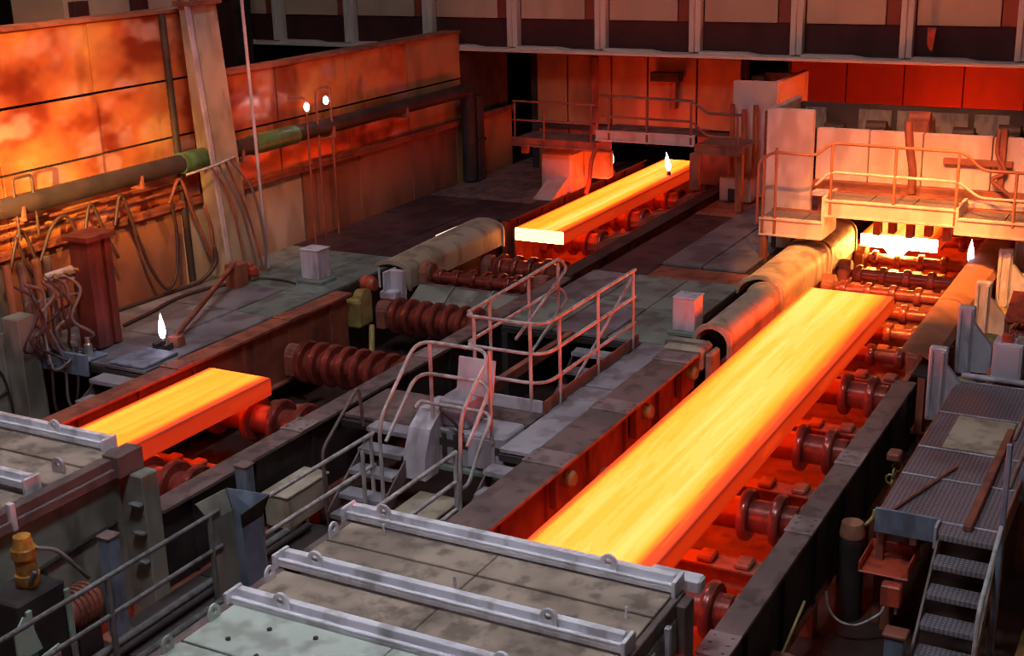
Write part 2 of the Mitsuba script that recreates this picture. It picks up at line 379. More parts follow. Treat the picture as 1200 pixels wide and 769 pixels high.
# cutting flame on the face of the second slab, pilot flames on the burners
def flame(x, y, z, h, r, label, colour, lean=(0.0, 0.0)):
    t = thing('burner_flame', label, 'flame')
    prof = [(0.0, 0), (r * 0.55, h * 0.04), (r * 0.9, h * 0.18), (r, h * 0.33), (r * 0.8, h * 0.55), (r * 0.45, h * 0.78), (r * 0.12, h * 0.96), (0.0, h)]
    m = lathe(prof, 14)
    v = np.array(m.vertices); v[:, 0] += lean[0] * v[:, 2]; v[:, 1] += lean[1] * v[:, 2]
    m = trimesh.Trimesh(v + [x, y, z], m.faces, process=False)
    part(t, 'flame', emitter_shape(m, colour, True), None)
    part(t, 'nozzle', join(lathe([(0, -0.02), (r * 0.6, -0.02), (r * 0.75, -0.12), (0, -0.12)], 12, at=(x, y, z)), box(x - r * 1.1, x + r * 1.1, y - r, y + r, z - 0.22, z - 0.12)), 'm_black')
    return t
t = thing('cutting_flare', 'blinding white torch flare on the end of the slab under the right-hand footbridge', 'flame')
m = trimesh.creation.icosphere(3, 1.0); v = np.array(m.vertices); sp = np.abs(v[:, 2]) ** 3
v = v * [0.26, 0.10, 0.15] * (1 - 0.55 * sp[:, None]); v[:, 2] += np.where(v[:, 2] < 0, -0.26, 0.12) * sp
part(t, 'flare', emitter_shape(trimesh.Trimesh(v + [-5.12, 24.55, -0.2], m.faces, process=False), (170, 62, 14), True, weight=60.0), None)
FL = (5.5, 4.6, 6.0)
flame(-13.17, 13.62, 0.16, 0.40, 0.055, 'tall white pilot flame on the grey deck beside the dark red column', FL)
flame(-3.52, 22.9, 0.02, 0.42, 0.062, 'white pilot flame beside the white-hot slab end under the right-hand footbridge', FL)
flame(-11.32, 28.7, 0.02, 0.44, 0.07, 'white flame above the far end of the slab in the left-hand strand', FL, (-0.15, 0))
k = flame(-12.05, 27.0, 0.42, 0.30, 0.075, 'short white flame under the left end of the far footbridge', FL, (0.12, 0))
part(k, 'feed_pipe', tube([(-12.05, 27.0, 0.24), (-12.5, 27.0, 0.24), (-12.55, 27.0, 0.0)], 0.03), 'm_black')

# ------------------------------------------------------------------ decks
def plate_field(owner, xs, ys, z, mats, gap=0.012, th=0.05, pick=None):
    for i in range(len(xs) - 1):
        for j in range(len(ys) - 1):
            m = pick(i, j) if pick else mats[rng.randrange(len(mats))]
            if m is None:
                continue
            dz = rng.uniform(-0.006, 0.006)
            part(owner, 'deck_plate', box(xs[i] + gap, xs[i + 1] - gap, ys[j] + gap, ys[j + 1] - gap, z - th + dz, z + dz, 0.006), m)

# left deck between the cladded wall and the left-hand strand
k = setting('deck', 'steel plate deck between the cladded wall and the left-hand strand')
scene[k] = shape(join(box(-15.3, -12.72, 12.75, 29.5, -0.16, -0.062), box(-12.9, -12.72, 12.75, 29.5, PIT, -0.16)), 'm_black')
ys = [12.75, 14.1, 15.6, 16.9, 18.0, 19.45, 21.0, 22.6, 24.4, 26.2, 28.0, 29.5]
def pick_left(i, j):
    if j < 2: return ['m_deck', 'm_deck', 'm_deck'][i]
    if j == 2: return ['m_deck', 'm_deck', 'm_deck_green'][i]
    if j < 5: return ['m_deck_green', 'm_deck_green', 'm_deck_green'][i]
    return 'm_deck_dark' if j < 8 else 'm_rust_grey'
plate_field(k, [-15.28, -14.35, -13.5, -12.72], ys, 0.0, None, pick=pick_left)

# middle deck between the strands
k = setting('deck', 'steel plate deck between the two strands')
scene[k] = shape(join(box(-9.3, -6.62, 16.75, 30, -0.16, -0.062), box(-9.3, -9.2, 16.75, 30, PIT, -0.16), box(-6.9, -6.62, 16.75, 30, PIT, -0.16),
                      box(-6.98, -6.5, 12.42, 16.75, -0.16, -0.062), box(-9.3, -6.98, 12.55, 13.62, -0.16, -0.062)), 'm_black')
plate_field(k, [-9.3, -8.45, -7.55, -6.62], [16.75, 18.3, 20.1], 0.0, ['m_deck_green', 'm_deck_green', 'm_deck'])
plate_field(k, [-8.4, -7.65, -6.85], [21.0, 22.5, 24.2, 26.0, 28.0, 30.0], 0.0, ['m_deck'])
plate_field(k, [-9.3, -8.4], [20.1, 22.5, 25.0, 27.5, 30.0], -0.05, ['m_rust', 'm_deck_dark'])
plate_field(k, [-8.4, -6.62], [20.1, 21.0], -0.05, ['m_rust'])  # rust-red strip sunk in the outline of a shadow
plate_field(k, [-6.98, -6.54], [12.42, 13.55, 14.75, 15.8, 16.75], 0.0, ['m_deck_light'])
plate_field(k, [-9.3, -8.2, -6.98], [12.6, 13.62], 0.0, ['m_rust_grey'])

# ------------------------------------------------------------------ strand beams
def strand_beam(label, x0, x1, y0, y1, splices, mat='m_rust_grey', z1=0.03, z0=-0.95, web='m_rust'):
    t = thing('strand_beam', label, 'steel beam')
    xm = (x0 + x1) / 2
    part(t, 'top_flange', box(x0, x1, y0, y1, z1 - 0.045, z1, 0.006), mat)
    part(t, 'web', join(box(xm - 0.05, xm + 0.05, y0, y1, z0, z1 - 0.045, 0.004), *[box(xm - 0.10, xm + 0.10, y - 0.012, y + 0.012, z0 + 0.03, z1 - 0.05, 0.002) for y in np.arange(y0 + 0.5, y1, 1.1)]), web)
    part(t, 'bottom_flange', box(x0 + 0.03, x1 - 0.03, y0, y1, z0 - 0.04, z0, 0.006), 'm_rust')
    for y in np.arange(y0 + 0.6, y1, 2.2):
        part(t, 'leg', box(xm - 0.09, xm + 0.09, y - 0.09, y + 0.09, PIT, z0 - 0.04, 0.006), 'm_rust')
    for y in splices:
        part(t, 'splice_plate', join(box(x0 - 0.012, x1 + 0.012, y - 0.2, y + 0.2, z1, z1 + 0.018, 0.004),
                                     *[lathe([(0, 0), (0.018, 0), (0.018, 0.014), (0, 0.014)], 8, at=(x, y + d, z1 + 0.018)) for x in (x0 + 0.05, x1 - 0.05) for d in (-0.13, 0, 0.13)]), 'm_splice' if mat == 'm_rust_grey' else mat)
    return t

bt = strand_beam('rust-grey beam along the left edge of the wide yellow slab, with splice plates', -6.52, -6.02, 5.0, 16.55, [10.1, 12.35, 14.15, 16.2])
for y in (12.4, 14.7, 16.3):
    part(bt, 'bearing_cap', lathe([(0, -0.12), (0.08, -0.12), (0.10, -0.07), (0.10, 0.06), (0.07, 0.09), (0, 0.09)], 16, 'x', (-6.07, y, -0.2)), 'm_yellow', label='dull yellow bearing cap', smooth=40)
    part(bt, 'bearing_bracket', box(-6.2, -6.1, y - 0.24, y + 0.24, -0.5, -0.02, 0.01), 'm_rust')
strand_beam('dusty grey beam along the right side of the wide yellow slab', -3.34, -3.08, 5.0, 16.55, [9.4, 11.9, 13.75], web='m_black')
strand_beam('grey beam on the right of the left-hand strand, crossing behind the stairs', -9.66, -9.36, 9.42, 19.4, [12.0, 15.0], z1=0.02, web='m_black')
strand_beam('dark beam on the right of the narrow far slab', -9.72, -9.42, 19.45, 30.0, [], 'm_black', 0.04)
strand_beam('reddish beam on the left of the orange slab, below the pilot flame', -12.68, -12.34, 9.6, 17.2, [13.2, 15.7], 'm_rust', 0.0)
strand_beam('dark beam on the left of the narrow far slab', -12.75, -12.42, 22.9, 30.0, [], 'm_black', 0.0)
strand_beam('dark beam under the curved guard on the right of the white-hot slab end', -3.3, -3.02, 17.3, 30.0, [], 'm_black', -0.13)

# ------------------------------------------------------------------ rollers
def roller(label, y, x0, x1, discs, r=0.2, rd=0.3, z=-0.64, bearings=('m_rust', 'm_rust'), group=None):
    t = thing('roller', label, 'roller', group)
    part(t, 'barrel', lathe([(0, x0), (r * 0.62, x0), (r * 0.62, x0 + 0.12), (r, x0 + 0.14), (r, x1 - 0.14), (r * 0.62, x1 - 0.12), (r * 0.62, x1), (0, x1)], 24, 'x', (0, y, z)), 'm_roller', smooth=40)
    prof = [(r * 0.9, -0.055), (rd * 0.93, -0.055), (rd, -0.03), (rd, 0.03), (rd * 0.93, 0.055), (r * 0.9, 0.055), (r * 0.9, -0.055)]
    disc = shape(lathe(prof, 28, 'x'), 'm_roller', 40)
    for x in discs:
        part(t, 'ring', disc, None, to=T().translate([x, y, z]))
    if bearings:
        for x, bm in zip((x0 - 0.02, x1 + 0.02), bearings):
            part(t, 'bearing', join(box(x - 0.09, x + 0.09, y - 0.2, y + 0.2, z - 0.22, z + 0.12, 0.02), lathe([(0, -0.12), (0.15, -0.12), (0.17, -0.09), (0.17, 0.09), (0.15, 0.12), (0, 0.12)], 16, 'x', (x, y, z + 0.08))), bm, label='yellow bearing housing' if bm == 'm_yellow' else None)
    return t

L2 = lambda a, b, n: list(np.linspace(a, b, n))
roller('dark red ringed roller with a yellow shaft end, beside the left rail cover', 11.05, -12.2, -9.95, [-11.5, -11.2, -10.75, -10.4], rd=0.33, bearings=('m_rust', 'm_yellow'))
roller('ringed roller just below the far end of the orange slab', 13.3, -12.2, -9.95, [-11.95, -11.3, -10.85, -10.45], rd=0.33)
roller('long dark red roller with many rings, next beyond the orange slab', 15.5, -12.25, -9.9, L2(-12.05, -10.25, 8), rd=0.335, z=-0.62)
roller('long dark red ringed roller below the red lamp cap, farther from the orange slab', 18.05, -12.25, -9.9, L2(-12.0, -10.2, 8), rd=0.32, z=-0.60)
roller('thin dark roller lying across the lip of the water tray', 19.3, -12.15, -9.9, L2(-11.9, -10.2, 6), r=0.10, rd=0.15, z=-0.22)
for i, y in enumerate((20.35, 21.6, 24.1, 26.3, 28.5)):
    roller(['red-lit roller just beyond the thin roller on the tray lip', 'roller just in front of the cut end of the narrow slab', 'first roller under the narrow slab behind its cut end', 'second roller under the narrow slab behind its cut end', 'third roller under the narrow slab behind its cut end'][i], y, -12.2, -9.9, L2(-11.9, -10.3, 6), rd=0.29)
for i, y in enumerate((8.9, 11.05, 13.25, 15.4, 17.55)):
    roller(['ringed roller at the right end of the brown rail cover', 'dark ringed roller below the wide slab, first from the brown rail cover', 'ringed roller below the middle of the wide slab, on its right', 'ringed roller below the wide slab, third from the brown rail cover', 'ringed roller beside the curved guard, below the far part of the wide slab'][i], y, -5.9, -3.5, [-5.35, -4.8, -4.22, -3.85], r=0.19, rd=0.3)
for i, y in enumerate((19.0, 20.1, 21.2, 22.3, 23.4, 24.6, 26.4, 28.2)):
    roller((['thin ringed roller just beyond the far end of the wide slab', 'second thin ringed roller beyond the wide slab', 'third thin ringed roller beyond the wide slab', 'fourth thin ringed roller beyond the wide slab', 'thin ringed roller next but one before the white-hot slab end', 'thin ringed roller directly below the white-hot slab end', 'hidden roller under the white-hot slab, first behind its end', 'hidden roller under the white-hot slab, second behind its end'][i]), y, -5.75, -3.6, L2(-5.5, -3.8, 5), r=0.11, rd=0.17, z=-0.52)

# cross beams and trays below the rollers
def cross_beam(label, y, x0, x1, z1=-0.80, h=0.3, mat='m_rust'):
    t = thing('cross_beam', label, 'steel beam')
    part(t, 'top_flange', box(x0, x1, y - 0.14, y + 0.14, z1 - 0.03, z1, 0.004), mat)
    part(t, 'web', box(x0, x1, y - 0.02, y + 0.02, z1 - h, z1 - 0.03, 0.003), mat)
    part(t, 'saddle', join(*[box(x - 0.09, x + 0.09, y - 0.12, y + 0.12, z1, z1 + 0.07, 0.02) for x in np.arange(x0 + 0.35, x1 - 0.1, 0.42)]), mat)
    return t
for i, y in enumerate((9.9, 12.35, 14.45, 16.6)):
    cross_beam(['cross beam under the slab beside the brown rail cover', 'dark red cross beam below the wide slab, first from the rail cover', 'dark red cross beam below the middle of the wide slab', 'dark red cross beam below the far part of the wide slab'][i], y, -5.98, -3.4)
for i, y in enumerate((18.3, 19.55, 20.65, 21.75, 22.85, 24.0)):
    cross_beam(['scale-covered cross beam just beyond the far end of the wide slab', 'second scale-covered cross beam beyond the wide slab', 'third scale-covered cross beam beyond the wide slab', 'fourth scale-covered cross beam beyond the wide slab', 'scale-covered cross beam, last but one before the white-hot slab end', 'scale-covered cross beam just in front of the white-hot slab end'][i], y, -5.8, -3.5, -0.62, 0.5)
for i, y in enumerate((12.2, 14.4, 16.9)):
    cross_beam(['cross beam beneath the orange slab', 'dark cross beam between the two near ringed rollers', 'dark cross beam under the farther ringed roller'][i], y, -12.2, -9.75, -0.95)

t = thing('water_tray', 'grey-green sloping steel tray in front of the far rollers of the left-hand strand', 'tray')
part(t, 'tray_plate', hull([(-12.2, 18.5, -0.62), (-9.85, 18.5, -0.62), (-12.2, 19.05, -0.32), (-9.85, 19.05, -0.32), (-12.2, 18.5, -0.7), (-9.85, 18.5, -0.7), (-12.2, 19.05, -0.4), (-9.85, 19.05, -0.4)]), 'm_olive')
for x in (-11.5, -10.7):
    part(t, 'rib', hull([(x + d, y, z) for d in (-0.02, 0.02) for y, z in ((18.5, -0.58), (19.05, -0.27), (18.5, -0.66), (19.05, -0.36))]), 'm_olive')
part(t, 'apron', box(-12.2, -9.85, 18.47, 18.5, -1.1, -0.62), 'm_olive')
part(t, 'lip', box(-12.2, -9.85, 19.05, 19.12, -0.42, -0.30), 'm_rust_grey')

# flume walls beside the far slab of the left strand
t = thing('scale_flume', 'red-lit sloping steel flume under the narrow far slab', 'flume')
for nm, pts in (('side_plate', [(-9.75, 19.5, -0.2), (-9.75, 30, -0.2), (-9.95, 30, -1.2), (-9.95, 19.5, -1.2)]), ('side_plate', [(-12.38, 22.9, -0.2), (-12.38, 30, -0.2), (-12.3, 30, -1.2), (-12.3, 22.9, -1.2)])):
    a = np.array(pts, float)
    part(t, nm, hull(np.vstack([a, a + [0.03, 0, 0.0]])), 'm_rust')
part(t, 'bottom_plate', box(-12.3, -9.95, 19.4, 30, -1.24, -1.2), 'm_rust')
for y in (23.2, 25.4, 27.4):
    part(t, 'gusset', hull([(-10.9, y, -0.55), (-9.98, y, -0.42), (-9.98, y, -0.16), (-10.5, y, -0.3), (-10.9, y + 0.5, -0.55), (-9.98, y + 0.5, -0.42), (-9.98, y + 0.5, -0.16), (-10.5, y + 0.5, -0.3)]), 'm_rust')
t = thing('scale_flume', 'orange-lit steel flume under the roller table of the right-hand strand', 'flume')
for x0, x1 in ((-5.98, -5.9), (-3.45, -3.37)):
    part(t, 'side_plate', box(x0, x1, 17.0, 31.0, -1.3, -0.3), 'm_rust')
part(t, 'bottom_plate', box(-5.9, -3.45, 6.0, 31.0, -1.34, -1.28), 'm_rust')

# ------------------------------------------------------------------ rounded covers over the beams
def arc_shell(x_foot, x_top, z_foot, z_top, th, lip):
    """Cross-section of a bent cover: rises from the left, rounds over and drops on the right."""
    w = x_top - x_foot
    out = [(x_foot + w * (1 - math.cos(a)) / 2, z_foot + (z_top - z_foot) * math.sin(a) ** 0.8) for a in np.linspace(0, PI, 13)]
    out += [(x_top, z_foot - lip)]
    inn = [(x + (th if i < 6 else -th if i > 6 else 0), z - (th if 0 < i < 13 else 0)) for i, (x, z) in enumerate(out)]
    return out + inn[::-1]

def beam_cover(label, x0, x1, y0, y1, mat, z_top=0.22, grow=0.0, rim=True):
    t = thing('beam_cover', label, 'cover')
    m = extrude(arc_shell(x0, x1, -0.05, z_top, 0.03, 0.30), y0, y1)
    v = np.array(m.vertices); s = (v[:, 1] - y0) / (y1 - y0)
    v[:, 2] += grow * s * np.maximum(v[:, 2] + 0.05, 0); v[:, 0] = x1 + (v[:, 0] - x1) * (1 + 0.5 * grow * s)
    part(t, 'shell', trimesh.Trimesh(v, m.faces, process=False), mat, smooth=35)
    if rim:
        for y in (y0 + 0.03, y1 - 0.09):
            part(t, 'rim', extrude(arc_shell(x0 - 0.03, x1 + 0.03, -0.05, z_top + 0.03, 0.04, 0.33), y, y + 0.06), mat, smooth=35)
    return t
beam_cover('brown rounded cover over the left beam, first beyond the wide slab’s splice plates', -6.36, -5.82, 17.15, 19.65, 'm_beige')
beam_cover('orange-lit rounded cover over the left beam, second from the wide slab', -6.62, -5.86, 19.8, 22.6, 'm_beige', 0.25)
beam_cover('short rounded cover at the foot of the pink concrete block', -6.32, -5.86, 22.66, 24.5, 'm_beige', 0.2)
beam_cover('tapered beige cover on the left of the water tray, lit orange', -12.95, -12.25, 18.75, 22.3, 'm_beige', 0.10, 0.35)
t = thing('end_housing', 'dented beige cap with a hole at the end of the splice-plated beam', 'cover')
part(t, 'shell', join(box(-6.6, -6.0, 16.55, 17.02, -0.28, 0.07, 0.05), box(-5.98, -5.88, 16.6, 16.98, -0.5, 0.0, 0.03)), 'm_beige')
part(t, 'strap', box(-6.62, -5.97, 16.7, 16.78, -0.2, 0.085, 0.01), 'm_rust_grey')

# curved guard on the right of the white-hot slab end
t = thing('curved_guard', 'curved orange-lit guard plate on the right of the roller table', 'guard plate')
sec = [(-3.56, 0.02), (-3.52, 0.10), (-3.42, 0.13), (-3.25, 0.11), (-3.08, 0.03), (-3.02, -0.08), (-3.06, -0.08), (-3.12, 0.0), (-3.26, 0.075), (-3.42, 0.095), (-3.5, 0.06), (-3.53, 0.0)]
for y0, y1 in ((17.55, 20.2), (20.24, 22.4), (22.44, 26.0)):
    part(t, 'guard_sheet', extrude(sec, y0, y1), 'm_rust_and_shade', smooth=35)
part(t, 'bracket', join(*[box(-3.45, -3.15, y - 0.03, y + 0.03, -0.05, 0.06, 0.004) for y in (18.0, 19.6, 21.2, 23.0)]), 'm_rust')

# ------------------------------------------------------------------ left wall
k = setting('wall_left', 'long wall beside the left-hand strand: buckled orange cladding above, concrete below, light and shade painted')
scene[k] = shape(join(box(-15.75, -15.5, 9.0, 28.6, PIT, 1.4), box(-15.75, -15.5, 9.0, 17.25, 1.4, 4.5), box(-15.75, -15.5, 17.25, 26.2, 1.4, 3.33), box(-15.75, -15.5, 26.2, 28.6, 1.4, 2.85)), 'm_black')
rows = [(1.42, 2.46), (2.50, 3.40), (3.44, 4.48)]
for ri, (z0, z1) in enumerate(rows):
    for ci, (y0, y1) in enumerate(((9.05, 10.9), (10.94, 13.08), (13.1, 15.04), (15.07, 17.22))):
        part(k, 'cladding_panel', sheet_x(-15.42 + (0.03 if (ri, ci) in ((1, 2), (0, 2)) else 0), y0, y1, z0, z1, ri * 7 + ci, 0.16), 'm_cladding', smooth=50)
for ri, (z0, z1) in enumerate(((1.42, 2.30), (2.34, 3.32))):
    for ci in range(4):
        y0 = 17.3 + ci * 2.23
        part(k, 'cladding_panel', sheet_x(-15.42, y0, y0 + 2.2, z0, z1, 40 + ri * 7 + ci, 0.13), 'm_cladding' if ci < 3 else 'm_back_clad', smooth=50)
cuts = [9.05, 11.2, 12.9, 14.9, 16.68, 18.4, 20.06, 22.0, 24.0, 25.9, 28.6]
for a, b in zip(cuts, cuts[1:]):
    m = 'm_cream_lit' if 16 < a < 20 else 'm_olive' if b < 13 else 'm_back_clad' if a > 25 else 'm_rust_and_shade'  # white light and shade on the wall put into the panel colours
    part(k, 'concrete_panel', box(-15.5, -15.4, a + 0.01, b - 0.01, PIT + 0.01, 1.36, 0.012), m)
part(k, 'ledge', join(box(-15.42, -15.28, 9.05, 28.6, 1.36, 1.42, 0.01), box(-15.33, -15.28, 9.05, 28.6, 1.30, 1.36, 0.006)), 'm_rust')
part(k, 'coping', join(box(-15.8, -15.36, 9.05, 17.25, 4.49, 4.55), box(-15.8, -15.36, 17.3, 26.2, 3.33, 3.39)), 'm_rust')

# pipe run on the wall
t = thing('wall_pipe', 'thick dark pipe with green sleeves running the length of the left wall', 'pipe')
part(t, 'pipe', lathe([(0, 9.5), (0.15, 9.5), (0.15, 25.7), (0, 25.7)], 18, 'y', (-15.1, 0, 2.1)), 'm_black', smooth=40)
for a, b in ((16.45, 17.15), (18.3, 19.55)):
    part(t, 'sleeve', lathe([(0.15, a), (0.175, a), (0.175, b), (0.15, b)], 18, 'y', (-15.1, 0, 2.1)), 'm_green', label='green sleeve', smooth=40)
for y in (10.5, 13.0, 15.4, 17.9, 20.6, 23.2):
    part(t, 'pipe_bracket', join(box(-15.4, -14.94, y - 0.03, y + 0.03, 1.88, 1.94), box(-15.0, -14.94, y - 0.03, y + 0.03, 1.94, 2.1)), 'm_rust')
part(t, 'elbow', tube(fillet([(-15.1, 25.6, 2.1), (-15.1, 25.95, 2.1), (-15.1, 25.95, 0.05)], 0.25), 0.16, 14), 'm_black', smooth=40)
for i, (z, y1) in enumerate(((1.80, 16.4), (1.66, 16.6))):
    single('conduit', rod((-15.2, 11.0, z), (-15.2, y1, z), 0.025, 8), 'm_rust', ['upper thin conduit under the thick wall pipe', 'lower thin conduit from which the hoses hang'][i], 'conduit', smooth=True)
for y0, y1, label in ((12.95, 13.3, 'inverted-U bracket above the wall pipe at the left edge'),):
    single('pipe_bracket', tube(fillet([(-15.05, y0, 1.6), (-15.05, y0, 2.5), (-15.05, y1, 2.5), (-15.05, y1, 1.6)], 0.06), 0.022), 'm_hose', label, 'bracket', smooth=True)
single('duct', join(box(-15.25, -14.95, 26.14, 26.42, 0, 1.95, 0.02), box(-15.28, -14.92, 26.12, 26.44, 0.9, 0.98)), 'm_black', 'dark upright duct at the end of the wall pipe', 'duct')

# tapered column with the strands of cable
t = thing('cable_column', 'tall beige sheet-metal column in front of the left wall, behind hanging cables', 'column')
b_, tp = (-15.22, -14.72, 17.12, 17.66, 0.0), (-15.25, -14.98, 16.95, 17.55, 4.6)
part(t, 'casing', hull([(b_[i], b_[j], 0.0) for i in (0, 1) for j in (2, 3)] + [(tp[i], tp[j], 4.6) for i in (0, 1) for j in (2, 3)]), 'm_beige')
part(t, 'edge_strip', hull([(x, y, z) for z, x0, y0 in ((0, -14.72, 17.06), (4.6, -14.98, 16.88)) for x in (x0 - 0.04, x0 + 0.02) for y in (y0 - 0.05, y0 + 0.02)]), 'm_paint_grey')
part(t, 'cap', box(-15.3, -14.9, 16.85, 17.62, 4.6, 4.68), 'm_rust')
single('gas_pipe', rod((-15.33, 16.72, 0), (-15.33, 16.62, 4.5), 0.06, 10), 'm_black', 'dark upright pipe along the left side of the beige column', 'pipe', smooth=True)
single('hanging_pole', rod((-14.5, 17.75, 0.05), (-14.5, 17.6, 6.0), 0.03, 8), 'm_paint_grey', 'thin pale pole in front of the beige column, reaching up out of view', 'pole', smooth=True)
cab = [[(-14.7, 16.75, 2.02), (-14.55, 16.95, 1.5), (-14.5, 17.05, 0.8), (-14.45, 17.1, 0.15)], [(-14.68, 16.9, 2.05), (-14.5, 17.1, 1.4), (-14.48, 17.3, 0.7), (-14.4, 17.35, 0.1)],
       [(-14.66, 17.05, 2.08), (-14.55, 17.35, 1.2), (-14.4, 17.5, 0.1)], [(-14.66, 17.2, 2.05), (-14.5, 17.5, 1.5), (-14.42, 17.6, 0.7), (-14.38, 17.55, 0.1)]]
for i, c in enumerate(cab):
    single('cable', tube(spline(c, 6), 0.022, 6), 'm_hose_grey' if i % 2 else 'm_rust', ['reddish cable at the left edge of the beige column’s cable bundle', 'grey cable, second from the left on the beige column', 'reddish cable, third from the left on the beige column', 'grey cable at the right edge of the beige column’s cable bundle'][i], 'cable', smooth=True)
single('cable_clamp', tube(spline([(-14.95, 16.4, 1.93), (-14.66, 16.8, 2.04), (-14.62, 17.2, 2.10), (-14.9, 17.6, 2.02)], 6), 0.025, 6), 'm_rail', 'thin pale rod wrapped round the beige column', 'rod', smooth=True)

# hoses hanging from the conduit in loops
def hose(label, pts, r=0.028, mat='m_hose'):
    return single('hose', tube(spline(pts, 8), r, 7), mat, label, 'hose', smooth=True)
HX = -15.1
hose('dark hose loop hanging low on the brown wall panel left of the beige column', [(HX, 14.85, 1.4), (HX, 15.05, 1.85), (HX, 15.25, 1.3), (HX + 0.05, 15.45, 0.6), (HX + 0.08, 15.75, 0.14), (HX + 0.05, 16.05, 0.35), (HX, 16.2, 1.0), (HX, 16.15, 1.5)])
hose('dark red hose loop right of the low-hanging one, touching the cream panel', [(HX, 16.1, 1.5), (HX, 16.4, 1.85), (HX, 16.62, 1.3), (HX + 0.05, 16.8, 0.75), (HX + 0.08, 16.9, 0.42), (HX + 0.08, 16.95, 0.9), (HX, 16.93, 1.3)], 0.03, 'm_rust')
hose('black hose loop above the dark red column', [(HX, 14.2, 1.35), (HX, 14.4, 1.84), (HX, 14.62, 1.35), (HX + 0.04, 14.8, 0.9)])
hose('black hose arch at the left of the loops above the tangled hoses', [(HX, 13.3, 1.2), (HX, 13.6, 1.66), (HX, 13.9, 1.75), (HX, 14.12, 1.3), (HX + 0.05, 14.2, 0.7)])
hose('thin hose from the left end of the conduit', [(HX, 12.7, 1.1), (HX, 13.0, 1.72), (HX, 13.2, 1.3), (HX, 13.25, 0.8)])
hose('thin hose hanging behind the tangled hoses', [(HX, 12.9, 1.66), (HX, 13.05, 1.2), (HX + 0.1, 13.3, 0.6), (HX + 0.2, 13.35, 0.2)])
hose('black hose on the deck along the foot of the left wall', [(-15.2, 14.2, 0.03), (-15.15, 15.2, 0.03), (-15.1, 16.0, 0.03), (-15.05, 16.6, 0.05), (-14.95, 16.9, 0.3), (-14.98, 16.95, 0.6)], 0.035)
hose('black hose curving over the deck towards the cable bundle', [(-14.5, 14.2, 0.03), (-14.6, 14.9, 0.03), (-14.75, 15.6, 0.03), (-14.7, 16.3, 0.03), (-14.4, 17.0, 0.03)], 0.03)
hose('thin black hose across the green plates to the ribbed bin', [(-14.3, 17.2, 0.03), (-14.1, 17.3, 0.02), (-13.8, 17.3, 0.02), (-13.5, 17.2, 0.03)], 0.018)

# dark red column, lance, burner, bin, lamp stand
t = thing('pillar', 'dark red steel pillar standing on the deck under the hoses', 'pillar')
part(t, 'shaft', join(box(-14.36, -13.98, 13.18, 13.3, 0.02, 1.62, 0.01), box(-14.36, -13.98, 13.52, 13.64, 0.02, 1.62, 0.01), box(-14.2, -14.14, 13.3, 13.52, 0.02, 1.62, 0.01)), 'm_dark_red')
part(t, 'shaft_cover', lathe([(0, 0.02), (0.17, 0.02), (0.17, 1.6), (0, 1.6)], 16, at=(-14.15, 13.38, 0)), 'm_dark_red', smooth=40)
part(t, 'head', box(-14.42, -13.92, 13.12, 13.7, 1.62, 1.70), 'm_dark_red')
t = thing('torch_lance', 'dark red lance slanting from the pilot flame up to the cable bundle', 'lance')
part(t, 'arm', join(tube([(-13.12, 13.75, 0.12), (-14.35, 16.7, 0.42)], 0.035), tube([(-13.2, 13.85, 0.05), (-14.42, 16.75, 0.33)], 0.022)), 'm_rust')
part(t, 'foot', box(-13.2, -13.0, 13.74, 13.9, 0.0, 0.16), 'm_rust')
part(t, 'foot', box(-14.5, -14.25, 16.6, 16.9, 0.0, 0.40), 'm_rust')
part(t, 'junction', join(*[box(-14.5 + dx, -14.38 + dx, 17.0 + dy, 17.14 + dy, 0.02 + dz, 0.16 + dz, 0.02) for dx, dy, dz in ((0, 0, 0), (0.1, 0.12, 0.05), (-0.08, 0.2, 0.1), (0.16, 0.0, 0.1))]), 'm_red', label='red valve block')
t = thing('burner_block', 'grey steel block on the deck carrying the pilot flame', 'block')
part(t, 'body', box(-13.42, -12.78, 12.78, 13.5, 0.01, 0.05, 0.01), 'm_blue_grey')
part(t, 'holder', box(-13.32, -13.24, 13.54, 13.7, 0.0, 0.1), 'm_black')
part(t, 'holder', box(-13.10, -13.05, 13.54, 13.7, 0.0, 0.1), 'm_black')

def ribbed_bin(label, x0, x1, y0, y1, z1, mat, n=3):
    t = thing('control_box', label, 'box')
    part(t, 'casing', box(x0, x1, y0, y1, 0.06, z1, 0.012), mat)
    part(t, 'base', box(x0 - 0.06, x1 + 0.1, y0 - 0.06, y1 + 0.03, 0.0, 0.06), 'm_deck_green')
    part(t, 'lid', box(x0 - 0.012, x1 + 0.012, y0 - 0.012, y1 + 0.012, z1, z1 + 0.02, 0.006), mat)
    for i in range(n):
        x = x0 + (i + 0.5) * (x1 - x0) / n
        part(t, 'rib', box(x - 0.012, x + 0.012, y0 - 0.016, y0, 0.08, z1 - 0.02, 0.004), mat)
    return t
ribbed_bin('pinkish grey ribbed box on the green plates of the left deck', -13.52, -13.15, 17.4, 17.75, 0.56, 'm_paint_grey')
ribbed_bin('white box standing on the plates between the strands', -6.72, -6.38, 17.25, 17.6, 0.55, 'm_paint_grey', 1)

